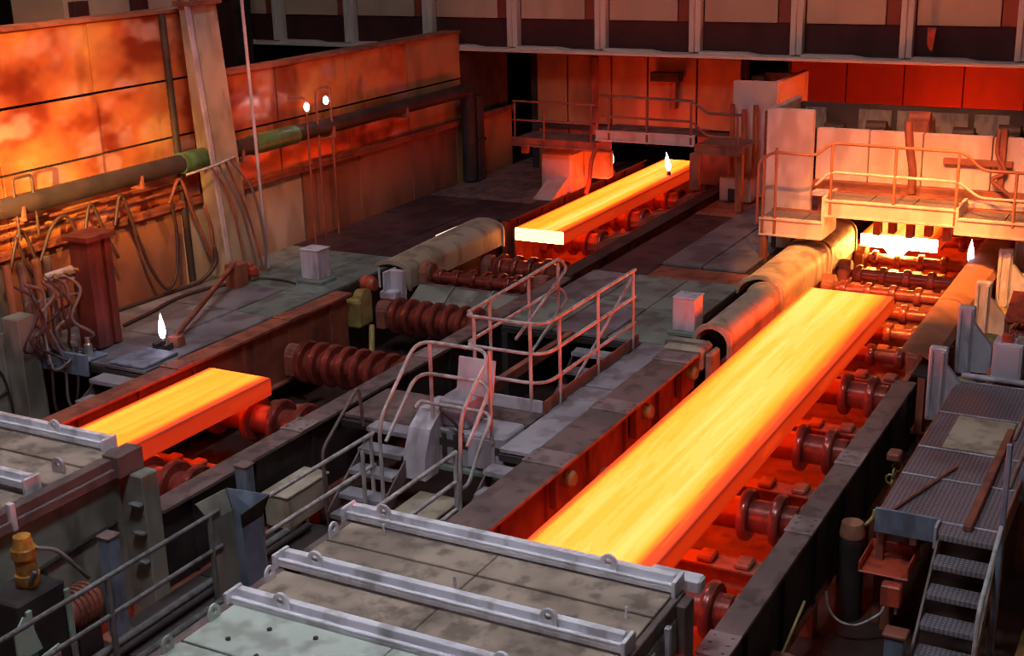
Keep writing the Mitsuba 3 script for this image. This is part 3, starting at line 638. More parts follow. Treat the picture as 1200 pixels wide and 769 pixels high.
t = thing('lamp_stand', 'tall thin tube frame with two small white lamps against the left wall', 'lamp stand')
part(t, 'frame', join(tube(fillet([(-15.0, 20.15, 0), (-15.0, 20.15, 2.85), (-15.0, 20.6, 2.85), (-15.0, 20.6, 0)], 0.1), 0.022), tube(fillet([(-14.9, 19.7, 0), (-14.9, 19.7, 2.75), (-15.3, 19.7, 2.75)], 0.08), 0.02)), 'm_rust', smooth=True)
part(t, 'cross_bar', rod((-15.0, 20.15, 1.9), (-15.0, 20.6, 1.9), 0.02), 'm_rust')
for y, z in ((19.66, 2.60), (20.26, 2.64)):
    m = trimesh.creation.icosphere(2, 0.055); m.apply_scale([1, 1, 1.5]); m.apply_translation([-14.86, y, z])
    part(t, 'lamp', emitter_shape(m, (9, 8.5, 9), True, 0.5), None, label='small glowing white lamp')

# upright bracket with the red lamp cap beside the far ringed roller
t = thing('roller_bracket', 'lavender-grey upright bracket at the left end of the far ringed roller', 'bracket')
part(t, 'plate', join(box(-12.3, -12.05, 18.28, 18.4, -0.7, 0.12, 0.012), box(-12.42, -12.1, 18.1, 18.5, -0.36, -0.22, 0.02)), 'm_paint_grey')
part(t, 'rib', join(box(-12.34, -12.3, 18.1, 18.5, -0.3, 0.12), rod((-12.5, 18.25, -0.2), (-12.5, 18.25, 0.15), 0.02)), 'm_paint_grey')
single('warning_lamp', join(lathe([(0, 0), (0.13, 0), (0.14, 0.05), (0.14, 0.2), (0.10, 0.26), (0, 0.27)], 18, 'x', (-12.75, 18.1, -0.12)), lathe([(0.14, 0.08), (0.16, 0.08), (0.16, 0.13), (0.14, 0.13)], 18, 'x', (-12.75, 18.1, -0.12))), 'm_red', 'round red lamp housing beside the lavender-grey bracket', 'lamp', smooth=40)
t = thing('bearing_pedestal', 'rusty yellow-green pedestal at the left end of the ringed rollers', 'pedestal')
part(t, 'body', join(box(-12.66, -12.34, 17.35, 17.8, -0.7, -0.2, 0.05), lathe([(0, -0.1), (0.14, -0.1), (0.16, 0.08), (0, 0.1)], 16, 'x', (-12.42, 17.6, -0.2))), 'm_yellow')
single('drain_pipe', tube([(-11.85, 17.0, -0.45), (-11.7, 16.75, -0.75), (-11.62, 16.6, -1.0)], 0.05), 'm_yellow', 'short greenish yellow pipe between the two ringed rollers', 'pipe', smooth=True)

# ------------------------------------------------------------------ railings and stairs
def bar(t, name, pts, r=0.024, mat='m_rail', fil=0.12):
    return part(t, name, tube(fillet(pts, fil, 6) if len(pts) > 2 else pts, r), mat, smooth=True)

t = thing('guard_rail', 'long three-bar guard rail with toe board around the stairwell, curving along the grey walkway', 'railing')
for nm, z in (('top_rail', 1.15), ('middle_rail', 0.76), ('lower_rail', 0.38)):
    bar(t, nm, [(-8.04, 13.72, z), (-8.04, 13.62, z), (-6.97, 13.62, z), (-6.97, 16.45, z)], fil=0.3)
for x, y in ((-7.95, 13.62), (-7.16, 13.62), (-6.97, 14.05), (-6.97, 15.2), (-6.97, 16.38)):
    bar(t, 'post', [(x, y, 0), (x, y, 1.15)])
part(t, 'toe_board', box(-8.04, -7.0, 13.61, 13.63, 0.0, 0.17), 'm_paint_grey', label='grey front toe board')
part(t, 'toe_board', box(-6.99, -6.97, 13.61, 16.6, 0.0, 0.17), 'm_rust', label='rusty side toe board')
t = thing('guard_rail', 'guard rail on the far left side of the stairwell, ending in a pale hairpin bend', 'railing')
bar(t, 'top_rail', [(-8.1, 13.75, 1.15), (-8.1, 16.35, 1.22), (-8.05, 16.5, 1.05), (-8.05, 14.9, 0.45)], 0.024, fil=0.22)
bar(t, 'middle_rail', [(-8.1, 13.75, 0.76), (-8.1, 16.35, 0.8), (-8.05, 16.5, 0.6), (-8.05, 15.3, 0.1)], 0.024, fil=0.2)
for y in (14.3, 15.4, 16.3):
    bar(t, 'post', [(-8.1, y, -0.05), (-8.1, y, 1.17)])
bar(t, 'inclined_rail', [(-7.06, 16.55, 1.0), (-7.06, 14.6, 0.05), (-7.06, 14.0, -0.6)], 0.022, fil=0.3)
part(t, 'kerb', box(-8.16, -8.06, 13.6, 16.75, -0.12, 0.02), 'm_rust')

def stairs(label, x0, x1, treads, depth=0.24, mat='m_deck_light', stringer='m_rust_grey', along=-1):
    """treads: (y of the nosing, z), going down."""
    t = thing('stair', label, 'stairs')
    for y, z in treads:
        part(t, 'tread', join(box(x0, x1, y, y + depth, z - 0.025, z, 0.004), box(x0, x1, y, y + 0.02, z - 0.06, z - 0.02, 0.004)), mat)
    (ya, za), (yb, zb) = treads[0], treads[-1]
    for x in (x0 - 0.02, x1 + 0.02):
        part(t, 'stringer', hull([(x + d, y, z) for d in (-0.012, 0.012) for y, z in ((ya + depth, za), (ya + depth, za - 0.22), (yb - 0.02, zb + 0.03), (yb - 0.02, zb - 0.22))]), stringer)
    return t
stairs('grey steps going down towards the viewer, left of the machine cabinet', -8.78, -8.16, [(12.35, 0.0), (12.14, -0.2), (11.93, -0.4), (11.70, -0.62), (11.5, -0.8)])
stairs('grey steps at the near end of the walkway, beside the splice-plated beam', -7.06, -6.56, [(12.18, -0.2), (11.96, -0.4), (11.75, -0.6), (11.54, -0.8)])
stairs('steps inside the railed stairwell, going down towards the viewer', -7.98, -7.08, [(16.45 - 0.26 * i, -0.2 * (i + 1)) for i in range(6)])
stairs('worn steps at the left end of the deck, left of the pilot flame', -13.5, -12.74, [(12.45, -0.12), (12.15, -0.34), (11.85, -0.56), (11.55, -0.78)], 0.3)
stairs('mesh-treaded steps at the near end of the right-hand walkway', -1.98, -1.46, [(12.33, 0.0), (12.10, -0.21), (11.87, -0.42), (11.64, -0.63), (11.41, -0.84), (11.18, -1.05)], 0.24, 'm_grating')

t = thing('guard_rail', 'curved three-bar rail over the machine cabinet, swept down beside the left steps', 'railing')
bar(t, 'top_rail', [(-8.12, 11.68, -0.75), (-8.12, 11.68, 0.42), (-8.1, 12.52, 1.15), (-7.09, 12.52, 1.15), (-7.09, 11.78, 0.62), (-7.09, 11.68, -0.8)], fil=0.22)
bar(t, 'middle_rail', [(-8.12, 11.8, 0.12), (-8.1, 12.5, 0.76), (-7.09, 12.52, 0.76), (-7.09, 11.9, 0.2)], fil=0.22)
bar(t, 'lower_rail', [(-8.1, 12.42, 0.32), (-8.1, 12.52, 0.38), (-7.09, 12.52, 0.38), (-7.09, 12.2, 0.1), (-7.12, 11.95, -0.3), (-7.09, 11.7, -0.25)], fil=0.15)
for x in (-7.92, -7.12):
    bar(t, 'post', [(x, 12.52, 0), (x, 12.52, 1.15)])
t = thing('handrail', 'reddish grey handrail on the outer side of the left steps', 'railing')
bar(t, 'rail', [(-8.82, 11.5, -0.8), (-8.82, 11.5, 0.0), (-8.82, 12.3, 0.55), (-8.82, 12.35, 0.0)], 0.022, 'm_rust_grey')
bar(t, 'post', [(-8.18, 11.4, -0.95), (-8.18, 11.4, 0.15)], 0.025)

t = thing('guard_rail', 'two-bar handrail in the foreground corridor, running up from the mint-green bracket', 'railing')
for nm, z in (('top_rail', 0.10), ('middle_rail', -0.30)):
    bar(t, nm, [(-8.72, 6.0, z), (-8.72, 9.55, z)], 0.026, 'm_rail_dark')
for y in (6.6, 7.95, 9.4):
    bar(t, 'post', [(-8.72, y, -0.95), (-8.72, y, 0.1)], 0.03, 'm_rail_dark')
t = thing('guard_rail', 'two-bar handrail in the corridor between the flared chute and the left steps', 'railing')
for nm, z in (('top_rail', 0.10), ('middle_rail', -0.30)):
    bar(t, nm, [(-8.46, 9.85, z), (-8.44, 12.0, z)], 0.026, 'm_rail')
bar(t, 'post', [(-8.44, 11.95, -0.95), (-8.44, 11.95, 0.1)], 0.026, 'm_rail')
bar(t, 'post', [(-8.46, 9.9, -0.95), (-8.46, 9.9, 0.1)], 0.026, 'm_rail')
t = thing('guard_rail', 'three-bar rail just behind the brown rail cover, left of the rust-grey beam', 'railing')
for nm, z in (('top_rail', 0.10), ('middle_rail', -0.26), ('lower_rail', -0.60)):
    bar(t, nm, [(-7.25, 8.6, z), (-7.25, 11.92, z)], 0.026, 'm_rail')
bar(t, 'post', [(-7.25, 11.9, -0.95), (-7.25, 11.9, 0.1)], 0.03, 'm_rail')
bar(t, 'post', [(-7.25, 9.6, -0.95), (-7.25, 9.6, 0.1)], 0.03, 'm_rail')

# machine cabinet under that rail
t = thing('machine_cabinet', 'lavender-grey machine cabinet with a tilted white plate, under the curved rail', 'cabinet')
part(t, 'body', join(box(-8.02, -6.98, 12.56, 13.1, -0.40, 0.06, 0.02), box(-7.9, -7.5, 12.62, 13.05, 0.06, 0.42, 0.03)), 'm_deck_light')
part(t, 'hood', extrude([(12.2, -0.50), (12.2, -0.22), (12.36, 0.10), (12.62, 0.26), (13.05, 0.26), (13.05, 0.1), (12.7, 0.06), (12.55, -0.12), (12.5, -0.50)], -8.16, -7.86, 'x'), 'm_paint_grey', label='bent sheet-metal hood', smooth=30)
part(t, 'plate', hull([(x, y, z) for x in (-7.78, -7.28) for y, z in ((12.86, 0.42), (12.95, 0.86), (12.88, 0.42), (12.97, 0.86))]), 'm_paint_grey', label='tilted white plate')
part(t, 'door', box(-7.46, -7.1, 12.535, 12.556, -0.36, 0.02), 'm_paint_grey')
for x in (-7.82, -7.66):
    part(t, 'slot', box(x, x + 0.06, 12.535, 12.556, -0.35, 0.02), 'm_black')
part(t, 'pipe', tube(spline([(-7.85, 12.6, 0.3), (-7.75, 12.45, 0.35), (-7.6, 12.46, 0.22), (-7.5, 12.5, 0.05)], 6), 0.02), 'm_hose', smooth=True)
part(t, 'base', box(-8.1, -6.96, 12.5, 13.2, -0.46, -0.40), 'm_deck_green')
t = thing('junction_box', 'small yellow-fronted box at the right foot of the machine cabinet', 'box')
part(t, 'casing', box(-7.12, -6.99, 12.6, 12.9, -0.3, 0.0), 'm_beige')
part(t, 'lid', box(-7.13, -6.98, 12.585, 12.6, -0.27, -0.03), 'm_yellow')

# corridor floor and what stands in it
k = setting('deck', 'dark sunken corridor floor between the strands')
scene[k] = shape(box(-9.34, -6.56, 4.0, 11.45, -1.1, -0.96), 'm_black')
plate_field(k, [-9.34, -8.4, -7.5, -6.56], [5.0, 6.6, 8.2, 9.8, 11.4], -0.9, ['m_black'])
for i, (x, r, z, mt) in enumerate(((-9.0, 0.045, -0.83, 'm_rail_dark'), (-8.87, 0.04, -0.835, 'm_black'), (-8.62, 0.04, -0.83, 'm_rail_dark'), (-8.5, 0.045, -0.83, 'm_rail_dark'), (-8.26, 0.045, -0.83, 'm_hose_grey'))):
    single('floor_pipe', tube([(x, 5.0, z), (x + 0.01, 8.0, z), (x, 9.38 if -8.75 < x < -8.3 else 11.2, z)], r, 10), mt, ['leftmost of the pipes on the corridor floor, grey', 'dark pipe, second from the left on the corridor floor', 'thin grey pipe in the middle of the corridor floor', 'grey pipe, second from the right on the corridor floor', 'dark pipe on the right of the corridor floor, nearest the rail cover'][i], 'pipe', smooth=True)

t = thing('flared_chute', 'tall grey sheet-metal chute with a flared open top in the corridor', 'chute')
for nm, pts in (('side_plate', [(-8.74, 9.45, -0.9), (-8.72, 9.78, -0.9), (-8.72, 9.74, 0.02), (-8.74, 9.42, 0.02)]), ('back_plate', [(-8.72, 9.78, -0.9), (-8.36, 9.78, -0.9), (-8.34, 9.76, 0.02), (-8.72, 9.76, 0.02)]), ('side_plate', [(-8.36, 9.78, -0.9), (-8.36, 9.5, -0.9), (-8.34, 9.45, 0.02), (-8.34, 9.76, 0.02)])):
    a = np.array(pts)
    part(t, nm, hull(np.vstack([a, a + ([0.012, 0, 0] if nm[0] == 's' else [0, 0.012, 0])])), 'm_olive' if pts[0][0] < -8.73 else 'm_blue_grey')
for pts, d, mt in (([(-8.74, 9.42, 0.02), (-8.72, 9.74, 0.02), (-8.80, 9.76, 0.24), (-8.86, 9.36, 0.22)], [0.012, 0, 0], 'm_olive'), ([(-8.72, 9.76, 0.02), (-8.34, 9.76, 0.02), (-8.28, 9.84, 0.24), (-8.80, 9.78, 0.24)], [0, 0.012, 0], 'm_blue_grey'), ([(-8.34, 9.45, 0.02), (-8.34, 9.76, 0.02), (-8.28, 9.84, 0.24), (-8.30, 9.4, 0.2)], [0.012, 0, 0], 'm_black')):
    a = np.array(pts)
    part(t, 'flared_edge', hull(np.vstack([a, a + d])), mt)

for i, (x, y, z) in enumerate(((-9.18, 8.45, 0.2), (-9.2, 10.55, 0.12))):
    t = thing('square_post', ['blue-grey square post with a capped top in front of the left cover’s side panel', 'blue-grey square post beside the flared chute'][i], 'post')
    w = 0.075
    part(t, 'tube', join(box(x - w, x + w, y - w, y - w + 0.015, -0.9, z), box(x - w, x - w + 0.015, y - w + 0.015, y + w, -0.9, z), box(x + w - 0.015, x + w, y - w + 0.015, y + w, -0.9, z), box(x - w + 0.015, x + w - 0.015, y + w - 0.015, y + w, -0.9, z)), 'm_blue_grey')
    part(t, 'top_plate', box(x - w - 0.015, x + w + 0.015, y - w - 0.01, y + w + 0.015, z, z + 0.02), 'm_rust_grey')
    part(t, 'foot', box(x - 0.16, x + 0.16, y - 0.16, y + 0.16, -0.92, -0.89), 'm_rust')

def crate(label, x0, x1, y0, y1, z0, z1, mat):
    t = thing('equipment_box', label, 'box')
    part(t, 'casing', box(x0, x1, y0, y1, z0, z1, 0.02), mat)
    part(t, 'lid', box(x0 - 0.015, x1 + 0.015, y0 - 0.015, y1 + 0.015, z1, z1 + 0.03, 0.01), mat)
    part(t, 'skid', box(x0 + 0.05, x1 - 0.05, y0 + 0.03, y0 + 0.12, z0 - 0.06, z0), 'm_rust')
crate('dull beige box in the corridor behind the lower handrail', -9.3, -8.95, 10.95, 11.75, -0.82, -0.42, 'm_beige')
crate('beige box below the machine cabinet, behind the three-bar rail', -8.0, -7.45, 11.62, 12.3, -1.2, -0.72, 'm_beige')
t = thing('pump_motor', 'rust-red round motor in front of the left cover’s side panel', 'motor')
part(t, 'casing', lathe([(0, -0.2), (0.16, -0.2), (0.18, -0.16), (0.18, 0.16), (0.15, 0.2), (0, 0.2)], 18, 'y', (-9.22, 8.0, -0.35)), 'm_rust', smooth=40)
for i in range(5):
    part(t, 'fin', lathe([(0.18, -0.012), (0.2, -0.01), (0.2, 0.01), (0.18, 0.012)], 18, 'y', (-9.22, 7.88 + 0.06 * i, -0.35)), 'm_rust')
part(t, 'foot', box(-9.36, -9.08, 7.86, 8.14, -0.9, -0.5), 'm_black')
t = thing('hydraulic_unit', 'dark box with an amber cylinder on top at the left edge of the picture', 'machine')
part(t, 'tank', box(-9.5, -9.02, 7.15, 7.72, -0.9, 0.12, 0.02), 'm_black')
part(t, 'cylinder', lathe([(0, 0.12), (0.10, 0.12), (0.115, 0.16), (0.115, 0.24), (0.095, 0.25), (0.095, 0.4), (0.115, 0.41), (0.115, 0.5), (0.095, 0.52), (0.08, 0.62), (0, 0.64)], 18, at=(-9.25, 7.5, 0)), 'm_amber', label='amber cylinder', smooth=40)
part(t, 'clamp', join(tube(spline([(-9.14, 7.55, 0.5), (-9.05, 7.7, 0.42), (-9.0, 7.85, 0.2), (-9.02, 8.0, 0.0)], 6), 0.02), rod((-9.12, 7.42, 0.2), (-9.04, 7.42, 0.34), 0.03)), 'm_rail_dark', smooth=True)
part(t, 'pipe', rod((-9.45, 7.12, -0.9), (-9.45, 7.12, 0.3), 0.03), 'm_mint_dark', smooth=True)
part(t, 'frame', join(box(-9.0, -8.96, 7.66, 7.72, -0.9, 0.05), box(-9.0, -8.96, 7.2, 7.26, -0.9, 0.05)), 'm_mint_dark')
t = thing('corner_bracket', 'mint-green V-shaped plate in the lower left corner', 'bracket')
part(t, 'plate', hull([(x, y, z) for x in (-8.96, -8.94) for y, z in ((7.02, -0.36), (7.02, -0.08), (7.14, 0.04), (7.2, 0.0), (7.3, -0.36))]), 'm_mint_dark')
part(t, 'plate', hull([(x, y, z) for x in (-8.80, -8.78) for y, z in ((6.9, -0.6), (6.98, -0.34), (7.36, -0.3), (7.36, -0.6))]), 'm_mint_dark')
part(t, 'web', box(-8.96, -8.78, 6.98, 7.0, -0.62, -0.3), 'm_rail_dark')

# ------------------------------------------------------------------ rail covers in the foreground
def rail_bar(t, x0, x1, y, z, lugs, mat='m_white_beam', ends=(True, True)):
    k = part(t, 'rail', join(box(x0, x1, y - 0.11, y + 0.03, z, z + 0.05, 0.006), box(x0, x1, y - 0.11, y - 0.075, z + 0.05, z + 0.075, 0.005), box(x0 + 0.02, x1 - 0.02, y - 0.04, y + 0.03, z + 0.05, z + 0.12, 0.006)), mat)
    part(k, 'stop_plate', box(x0 - 0.035, x0, y - 0.15, y + 0.06, z - 0.12, z + 0.12, 0.006), mat)
    part(k, 'stop_plate', box(x1, x1 + 0.035, y - 0.15, y + 0.06, z - 0.12, z + 0.12, 0.006), mat)
    for x in lugs:
        part(t, 'lifting_eye', lug(x, y - 0.06, z + 0.05, 0.07), mat)
    return k

t = thing('rail_cover', 'large brown rail cover with white rails and lifting eyes in the foreground', 'cover')
Z0 = 0.74
xs = (-6.52, -5.0, -3.42)
for y0, y1, mt, name in ((8.47, 8.84, 'm_cover_slab', 'cover_slab'), (8.06, 8.44, 'm_cover_slab', 'cover_slab'), (7.42, 7.84, 'm_cover_slab', 'cover_slab'), (6.6, 7.2, 'm_mint', 'cover_plate'), (5.9, 6.57, 'm_mint', 'cover_plate')):
    for a, b in zip(xs, xs[1:]):
        part(t, name, box(a + 0.004, b - 0.004, y0, y1, Z0 - 0.12, Z0 + rng.uniform(-0.004, 0.004), 0.008), mt)
part(t, 'base_plate', box(-6.5, -3.42, 5.5, 9.0, Z0 - 0.2, Z0 - 0.13), 'm_rust_grey')
part(t, 'front_beam', box(-6.5, -3.42, 8.86, 9.0, Z0 - 0.3, Z0 - 0.005), 'm_rust_grey')
rail_bar(t, -6.58, -3.42, 8.97, Z0, (-6.2, -4.0))
rail_bar(t, -6.58, -3.42, 7.97, Z0, (-6.22, -4.05))
rail_bar(t, -6.56, -3.42, 7.32, Z0 - 0.03, (-6.08, -4.1))
part(t, 'side_frame', box(-6.6, -6.52, 5.5, 9.0, Z0 - 0.25, Z0 - 0.01), 'm_rust_grey')
part(t, 'side_frame', box(-3.42, -3.36, 5.5, 9.0, Z0 - 0.16, Z0 - 0.02), 'm_rust_grey')
for y, z in ((8.55, Z0), (7.65, Z0), (6.95, Z0), (6.42, Z0)):
    part(t, 'lifting_eye', lug(-6.5, y, z, 0.06, 0.02, 'x'), 'm_mint' if y < 7.2 else 'm_white_beam')
for x, y in ((-5.05, 8.2), (-3.6, 8.35), (-6.1, 8.75)):
    part(t, 'pin', lathe([(0, 0), (0.012, 0), (0.012, 0.1), (0, 0.1)], 8, at=(x, y, Z0)), 'm_white_beam')
for x, y in ((-6.0, 7.0), (-5.6, 7.05), (-6.2, 6.75), (-5.3, 6.8), (-5.85, 6.65), (-5.1, 6.3)):
    part(t, 'bolt', lathe([(0, 0), (0.02, 0), (0.02, 0.015), (0, 0.015)], 8, at=(x, y, Z0)), 'm_black')
e = part(t, 'end_panel', join(box(-3.40, -3.35, 5.5, 8.98, 0.25, Z0 - 0.16), box(-3.36, -3.33, 8.2, 8.3, -0.6, Z0 - 0.2)), 'm_olive')
part(e, 'stiffener', box(-3.35, -3.30, 8.5, 8.56, -0.5, Z0 - 0.1), 'm_paint_grey')
part(e, 'stiffener', box(-3.35, -3.31, 7.6, 8.5, 0.30, 0.34), 'm_paint_grey')
part(t, 'leg', box(-3.42, -3.28, 8.78, 8.98, PIT, Z0 - 0.05), 'm_rust_grey')
part(t, 'leg', box(-6.58, -6.46, 8.7, 8.9, 0.06, Z0 - 0.2), 'm_rust_grey')
part(t, 'corner_block', box(-3.72, -3.26, 9.05, 9.2, Z0 - 0.08, Z0 + 0.05, 0.02), 'm_white_beam')

t = thing('rail_cover', 'left rail cover with white rails and a grey-green side panel', 'cover')
Z0 = 0.72
xs = (-12.6, -11.0, -9.72)
for y0, y1 in ((8.76, 9.14), (8.3, 8.73), (7.6, 8.0)):
    for a, b in zip(xs, xs[1:]):
        part(t, 'cover_slab', box(a + 0.004, b - 0.004, y0, y1, Z0 - 0.12, Z0 + rng.uniform(-0.004, 0.004), 0.008), 'm_cover_slab')
part(t, 'base_plate', box(-12.6, -9.72, 6.0, 9.3, Z0 - 0.2, Z0 - 0.13), 'm_rust_grey')
part(t, 'front_beam', box(-12.6, -9.75, 9.16, 9.3, Z0 - 0.3, Z0 - 0.005), 'm_rust_grey')
rail_bar(t, -12.6, -9.86, 9.28, Z0, (-10.6,))
rail_bar(t, -12.6, -9.82, 8.2, Z0, ())
part(t, 'lifting_eye', lug(-9.85, 8.55, Z0, 0.075, 0.03, 'y'), 'm_paint_grey')
part(t, 'side_frame', join(box(-9.72, -9.6, 7.2, 9.3, Z0 - 0.1, Z0 + 0.0), box(-9.66, -9.56, 7.2, 9.3, Z0 - 0.2, Z0 - 0.1)), 'm_rust_grey')
part(t, 'side_panel', box(-9.7, -9.64, 6.4, 9.12, -1.0, Z0 - 0.2), 'm_olive')
part(t, 'brace', join(rod((-9.62, 7.5, -0.05), (-9.62, 9.0, 0.02), 0.025), rod((-9.62, 8.0, -0.02), (-9.62, 8.0, -0.12), 0.03)), 'm_black')
part(t, 'leg', box(-9.74, -9.34, 9.14, 9.38, PIT, Z0 - 0.2, 0.015), 'm_olive')
part(t, 'foot_plate', box(-9.72, -9.5, 9.0, 9.36, Z0 - 0.2, Z0 + 0.04), 'm_rust_grey')
for z in (0.2, -0.12, -0.45):
    part(t, 'rung', box(-9.5, -9.34, 9.06, 9.14, z, z + 0.03), 'm_rail_dark')
part(t, 'post', box(-9.62, -9.54, 7.66, 7.72, Z0 - 0.2, Z0 + 0.08), 'm_white_beam')

# ------------------------------------------------------------------ right-hand walkway
t = thing('walkway', 'grey mesh walkway along the right edge', 'walkway')
for y0, y1 in ((12.38, 12.62), (12.62, 13.68), (13.68, 14.52), (14.52, 15.7), (15.7, 16.9)):
    part(t, 'grating_panel', box(-2.0 if y1 < 12.7 else -2.63, -1.45, y0 + 0.008, y1 - 0.008, -0.035, 0.0, 0.005), 'm_grating')
    part(t, 'edge_angle', box(-2.0 if y1 < 12.7 else -2.63, -1.45, y1 - 0.012, y1 + 0.012, 0.0, 0.012, 0.003), 'm_paint_grey')
part(t, 'overlay_plate', box(-2.38, -1.72, 14.56, 15.62, 0.004, 0.022, 0.006), 'm_beige', label='pale worn overlay plate')
part(t, 'beam', join(box(-2.66, -2.6, 12.62, 16.9, -0.2, -0.035), box(-1.48, -1.42, 12.38, 16.9, -0.2, -0.035), *[box(-2.6, -1.48, y - 0.03, y + 0.03, -0.15, -0.035) for y in (12.7, 14.1, 15.5, 16.8)]), 'm_rust')
for y in (12.75, 14.6, 16.6):
    for x in (-2.62, -1.45):
        part(t, 'leg', box(x - 0.04, x + 0.04, y - 0.04, y + 0.04, PIT, -0.2), 'm_rust')
part(t, 'kick_plate', box(-2.66, -2.02, 12.58, 12.61, -0.22, 0.05, 0.005), 'm_blue_grey', label='blue-grey kick plate')
part(t, 'kick_plate', box(-2.04, -2.01, 12.4, 12.61, -0.2, 0.04, 0.005), 'm_paint_grey')
single('conduit', rod((-2.5, 12.66, 0.02), (-2.12, 14.05, 0.02), 0.018, 8), 'm_rust', 'thin rusty rod lying aslant on the mesh walkway', 'rod', smooth=True)
single('conduit', box(-1.78, -1.7, 12.5, 15.3, 0.0, 0.07), 'm_rust', 'long rusty bar lying along the right side of the mesh walkway', 'bar')
t = thing('guard_rail', 'dark guard rail on the outer side of the right-hand walkway and steps', 'railing')
for z in (1.05, 0.55):
    bar(t, 'rail', [(-1.38, 17.0, z), (-1.38, 12.5, z)], 0.022, 'm_rust_grey')
bar(t, 'stair_rail', [(-1.40, 12.35, 0.25), (-1.40, 11.2, -0.15), (-1.40, 11.05, -1.3)], 0.024, 'm_rail', 0.15)
for y in (12.3, 13.7, 15.2, 16.9):
    part(t, 'post', box(-1.42, -1.37, y - 0.03, y + 0.03, PIT if y < 13 else -0.1, 1.08), 'm_blue_grey')
part(t, 'toe_board', box(-1.42, -1.40, 12.4, 16.9, 0, 0.15), 'm_rust')
t = thing('walkway_bar', 'grey tube across the far end of the mesh walkway', 'tube')
part(t, 'tube', rod((-2.6, 17.0, 0.05), (-1.45, 17.0, 0.05), 0.04), 'm_paint_grey', smooth=True)
part(t, 'clamp', join(*[box(x - 0.03, x + 0.03, 16.95, 17.05, -0.05, 0.02) for x in (-2.5, -1.6)]), 'm_rust')
t = thing('control_box', 'white cabinet at the far end of the mesh walkway', 'cabinet')
part(t, 'casing', box(-2.27, -1.90, 17.15, 17.45, 0.0, 0.5, 0.012), 'm_paint_grey')
part(t, 'door', box(-2.24, -1.93, 17.135, 17.15, 0.04, 0.47), 'm_paint_grey')
part(t, 'top_box', box(-2.18, -2.04, 17.2, 17.32, 0.5, 0.60), 'm_red', label='small red box on top')
part(t, 'top_box', box(-1.99, -1.87, 17.2, 17.35, 0.5, 0.57), 'm_olive')
k = setting('deck', 'ochre lower floor to the right of the mesh walkway')
scene[k] = shape(box(-1.2, 3.5, 8, 16, PIT, -1.31), 'm_wood_floor')

# drive units along the right side
spots = [16.75, 18.75, 20.15, 22.3, 24.2]
names = ['grey drive bracket nearest the mesh walkway, beside the end of the curved guard', 'grey drive bracket, second from the mesh walkway', 'grey drive bracket, third from the mesh walkway, with a forked top', 'grey drive bracket, fourth from the mesh walkway, below the bridge', 'grey drive bracket farthest away, behind the right-hand bridge']
for y, nm in zip(spots, names):
    t = thing('drive_bracket', nm, 'bracket')
    part(t, 'column', join(box(-2.99, -2.76, y, y + 0.14, -0.55, 0.46, 0.02), box(-2.97, -2.93, y - 0.03, y, -0.5, 0.42, 0.008), box(-2.83, -2.79, y - 0.03, y, -0.5, 0.42, 0.008)), 'm_paint_grey')
    part(t, 'shoulder', hull([(x, yy, z) for x in (-2.76, -2.5) for yy in (y + 0.02, y + 0.12) for z in ((-0.5, 0.22) if x < -2.6 else (-0.5, -0.1))]), 'm_paint_grey')
    part(t, 'coupling', lathe([(0, -0.12), (0.1, -0.12), (0.13, -0.08), (0.13, 0.08), (0.1, 0.12), (0, 0.12)], 16, 'x', (-2.55, y + 0.25, -0.1)), 'm_yellow', label='yellow-green coupling', smooth=40)
    m = thing('drive_motor', nm.replace('grey drive bracket', 'dark motor behind the drive bracket') if 0 else ['dark red drive motor just behind the white cabinet', 'red drive motor, second behind the white cabinet', 'red drive motor, third behind the white cabinet', 'drive motor below the right end of the bridge', 'drive motor hidden behind the right-hand bridge'][spots.index(y)], 'motor')
    part(m, 'casing', lathe([(0, -0.3), (0.17, -0.3), (0.2, -0.26), (0.2, 0.26), (0.17, 0.3), (0, 0.3)], 18, 'x', (-2.05, y + 0.75, -0.15)), 'm_red' if y in (18.75, 20.15) else 'm_rust', smooth=40)
    for i in range(5):
        part(m, 'fin', lathe([(0.2, -0.012), (0.23, -0.01), (0.23, 0.01), (0.2, 0.012)], 16, 'x', (-2.25 + 0.1 * i, y + 0.75, -0.15)), 'm_rust')
    part(m, 'terminal_box', box(-2.15, -1.98, y + 0.65, y + 0.82, 0.04, 0.17), 'm_yellow' if y == 18.75 else 'm_olive')
    part(m, 'base', box(-2.35, -1.75, y + 0.55, y + 0.95, -0.6, -0.34), 'm_black')
t = thing('machine_guard', 'red sloping machine guard behind the white cabinet', 'guard')
part(t, 'sheet', hull([(-2.42, 19.2, 0.2), (-1.6, 19.2, 0.2), (-2.42, 19.9, 0.45), (-1.6, 19.9, 0.45), (-2.42, 19.2, 0.17), (-1.6, 19.2, 0.17), (-2.42, 19.9, 0.42), (-1.6, 19.9, 0.42)]), 'm_red')
part(t, 'leg', box(-2.42, -2.36, 19.25, 19.33, -0.6, 0.2), 'm_rust')
part(t, 'leg', box(-1.68, -1.6, 19.25, 19.33, -0.6, 0.2), 'm_rust')
k = setting('deck', 'dark platform carrying the roller drives on the right')
scene[k] = shape(join(box(-2.95, -1.4, 17.1, 30, -0.68, -0.6), *[box(x, x + 0.08, y, y + 0.08, PIT, -0.68) for x in (-2.9, -1.5) for y in (17.3, 20, 23, 26)]), 'm_black')

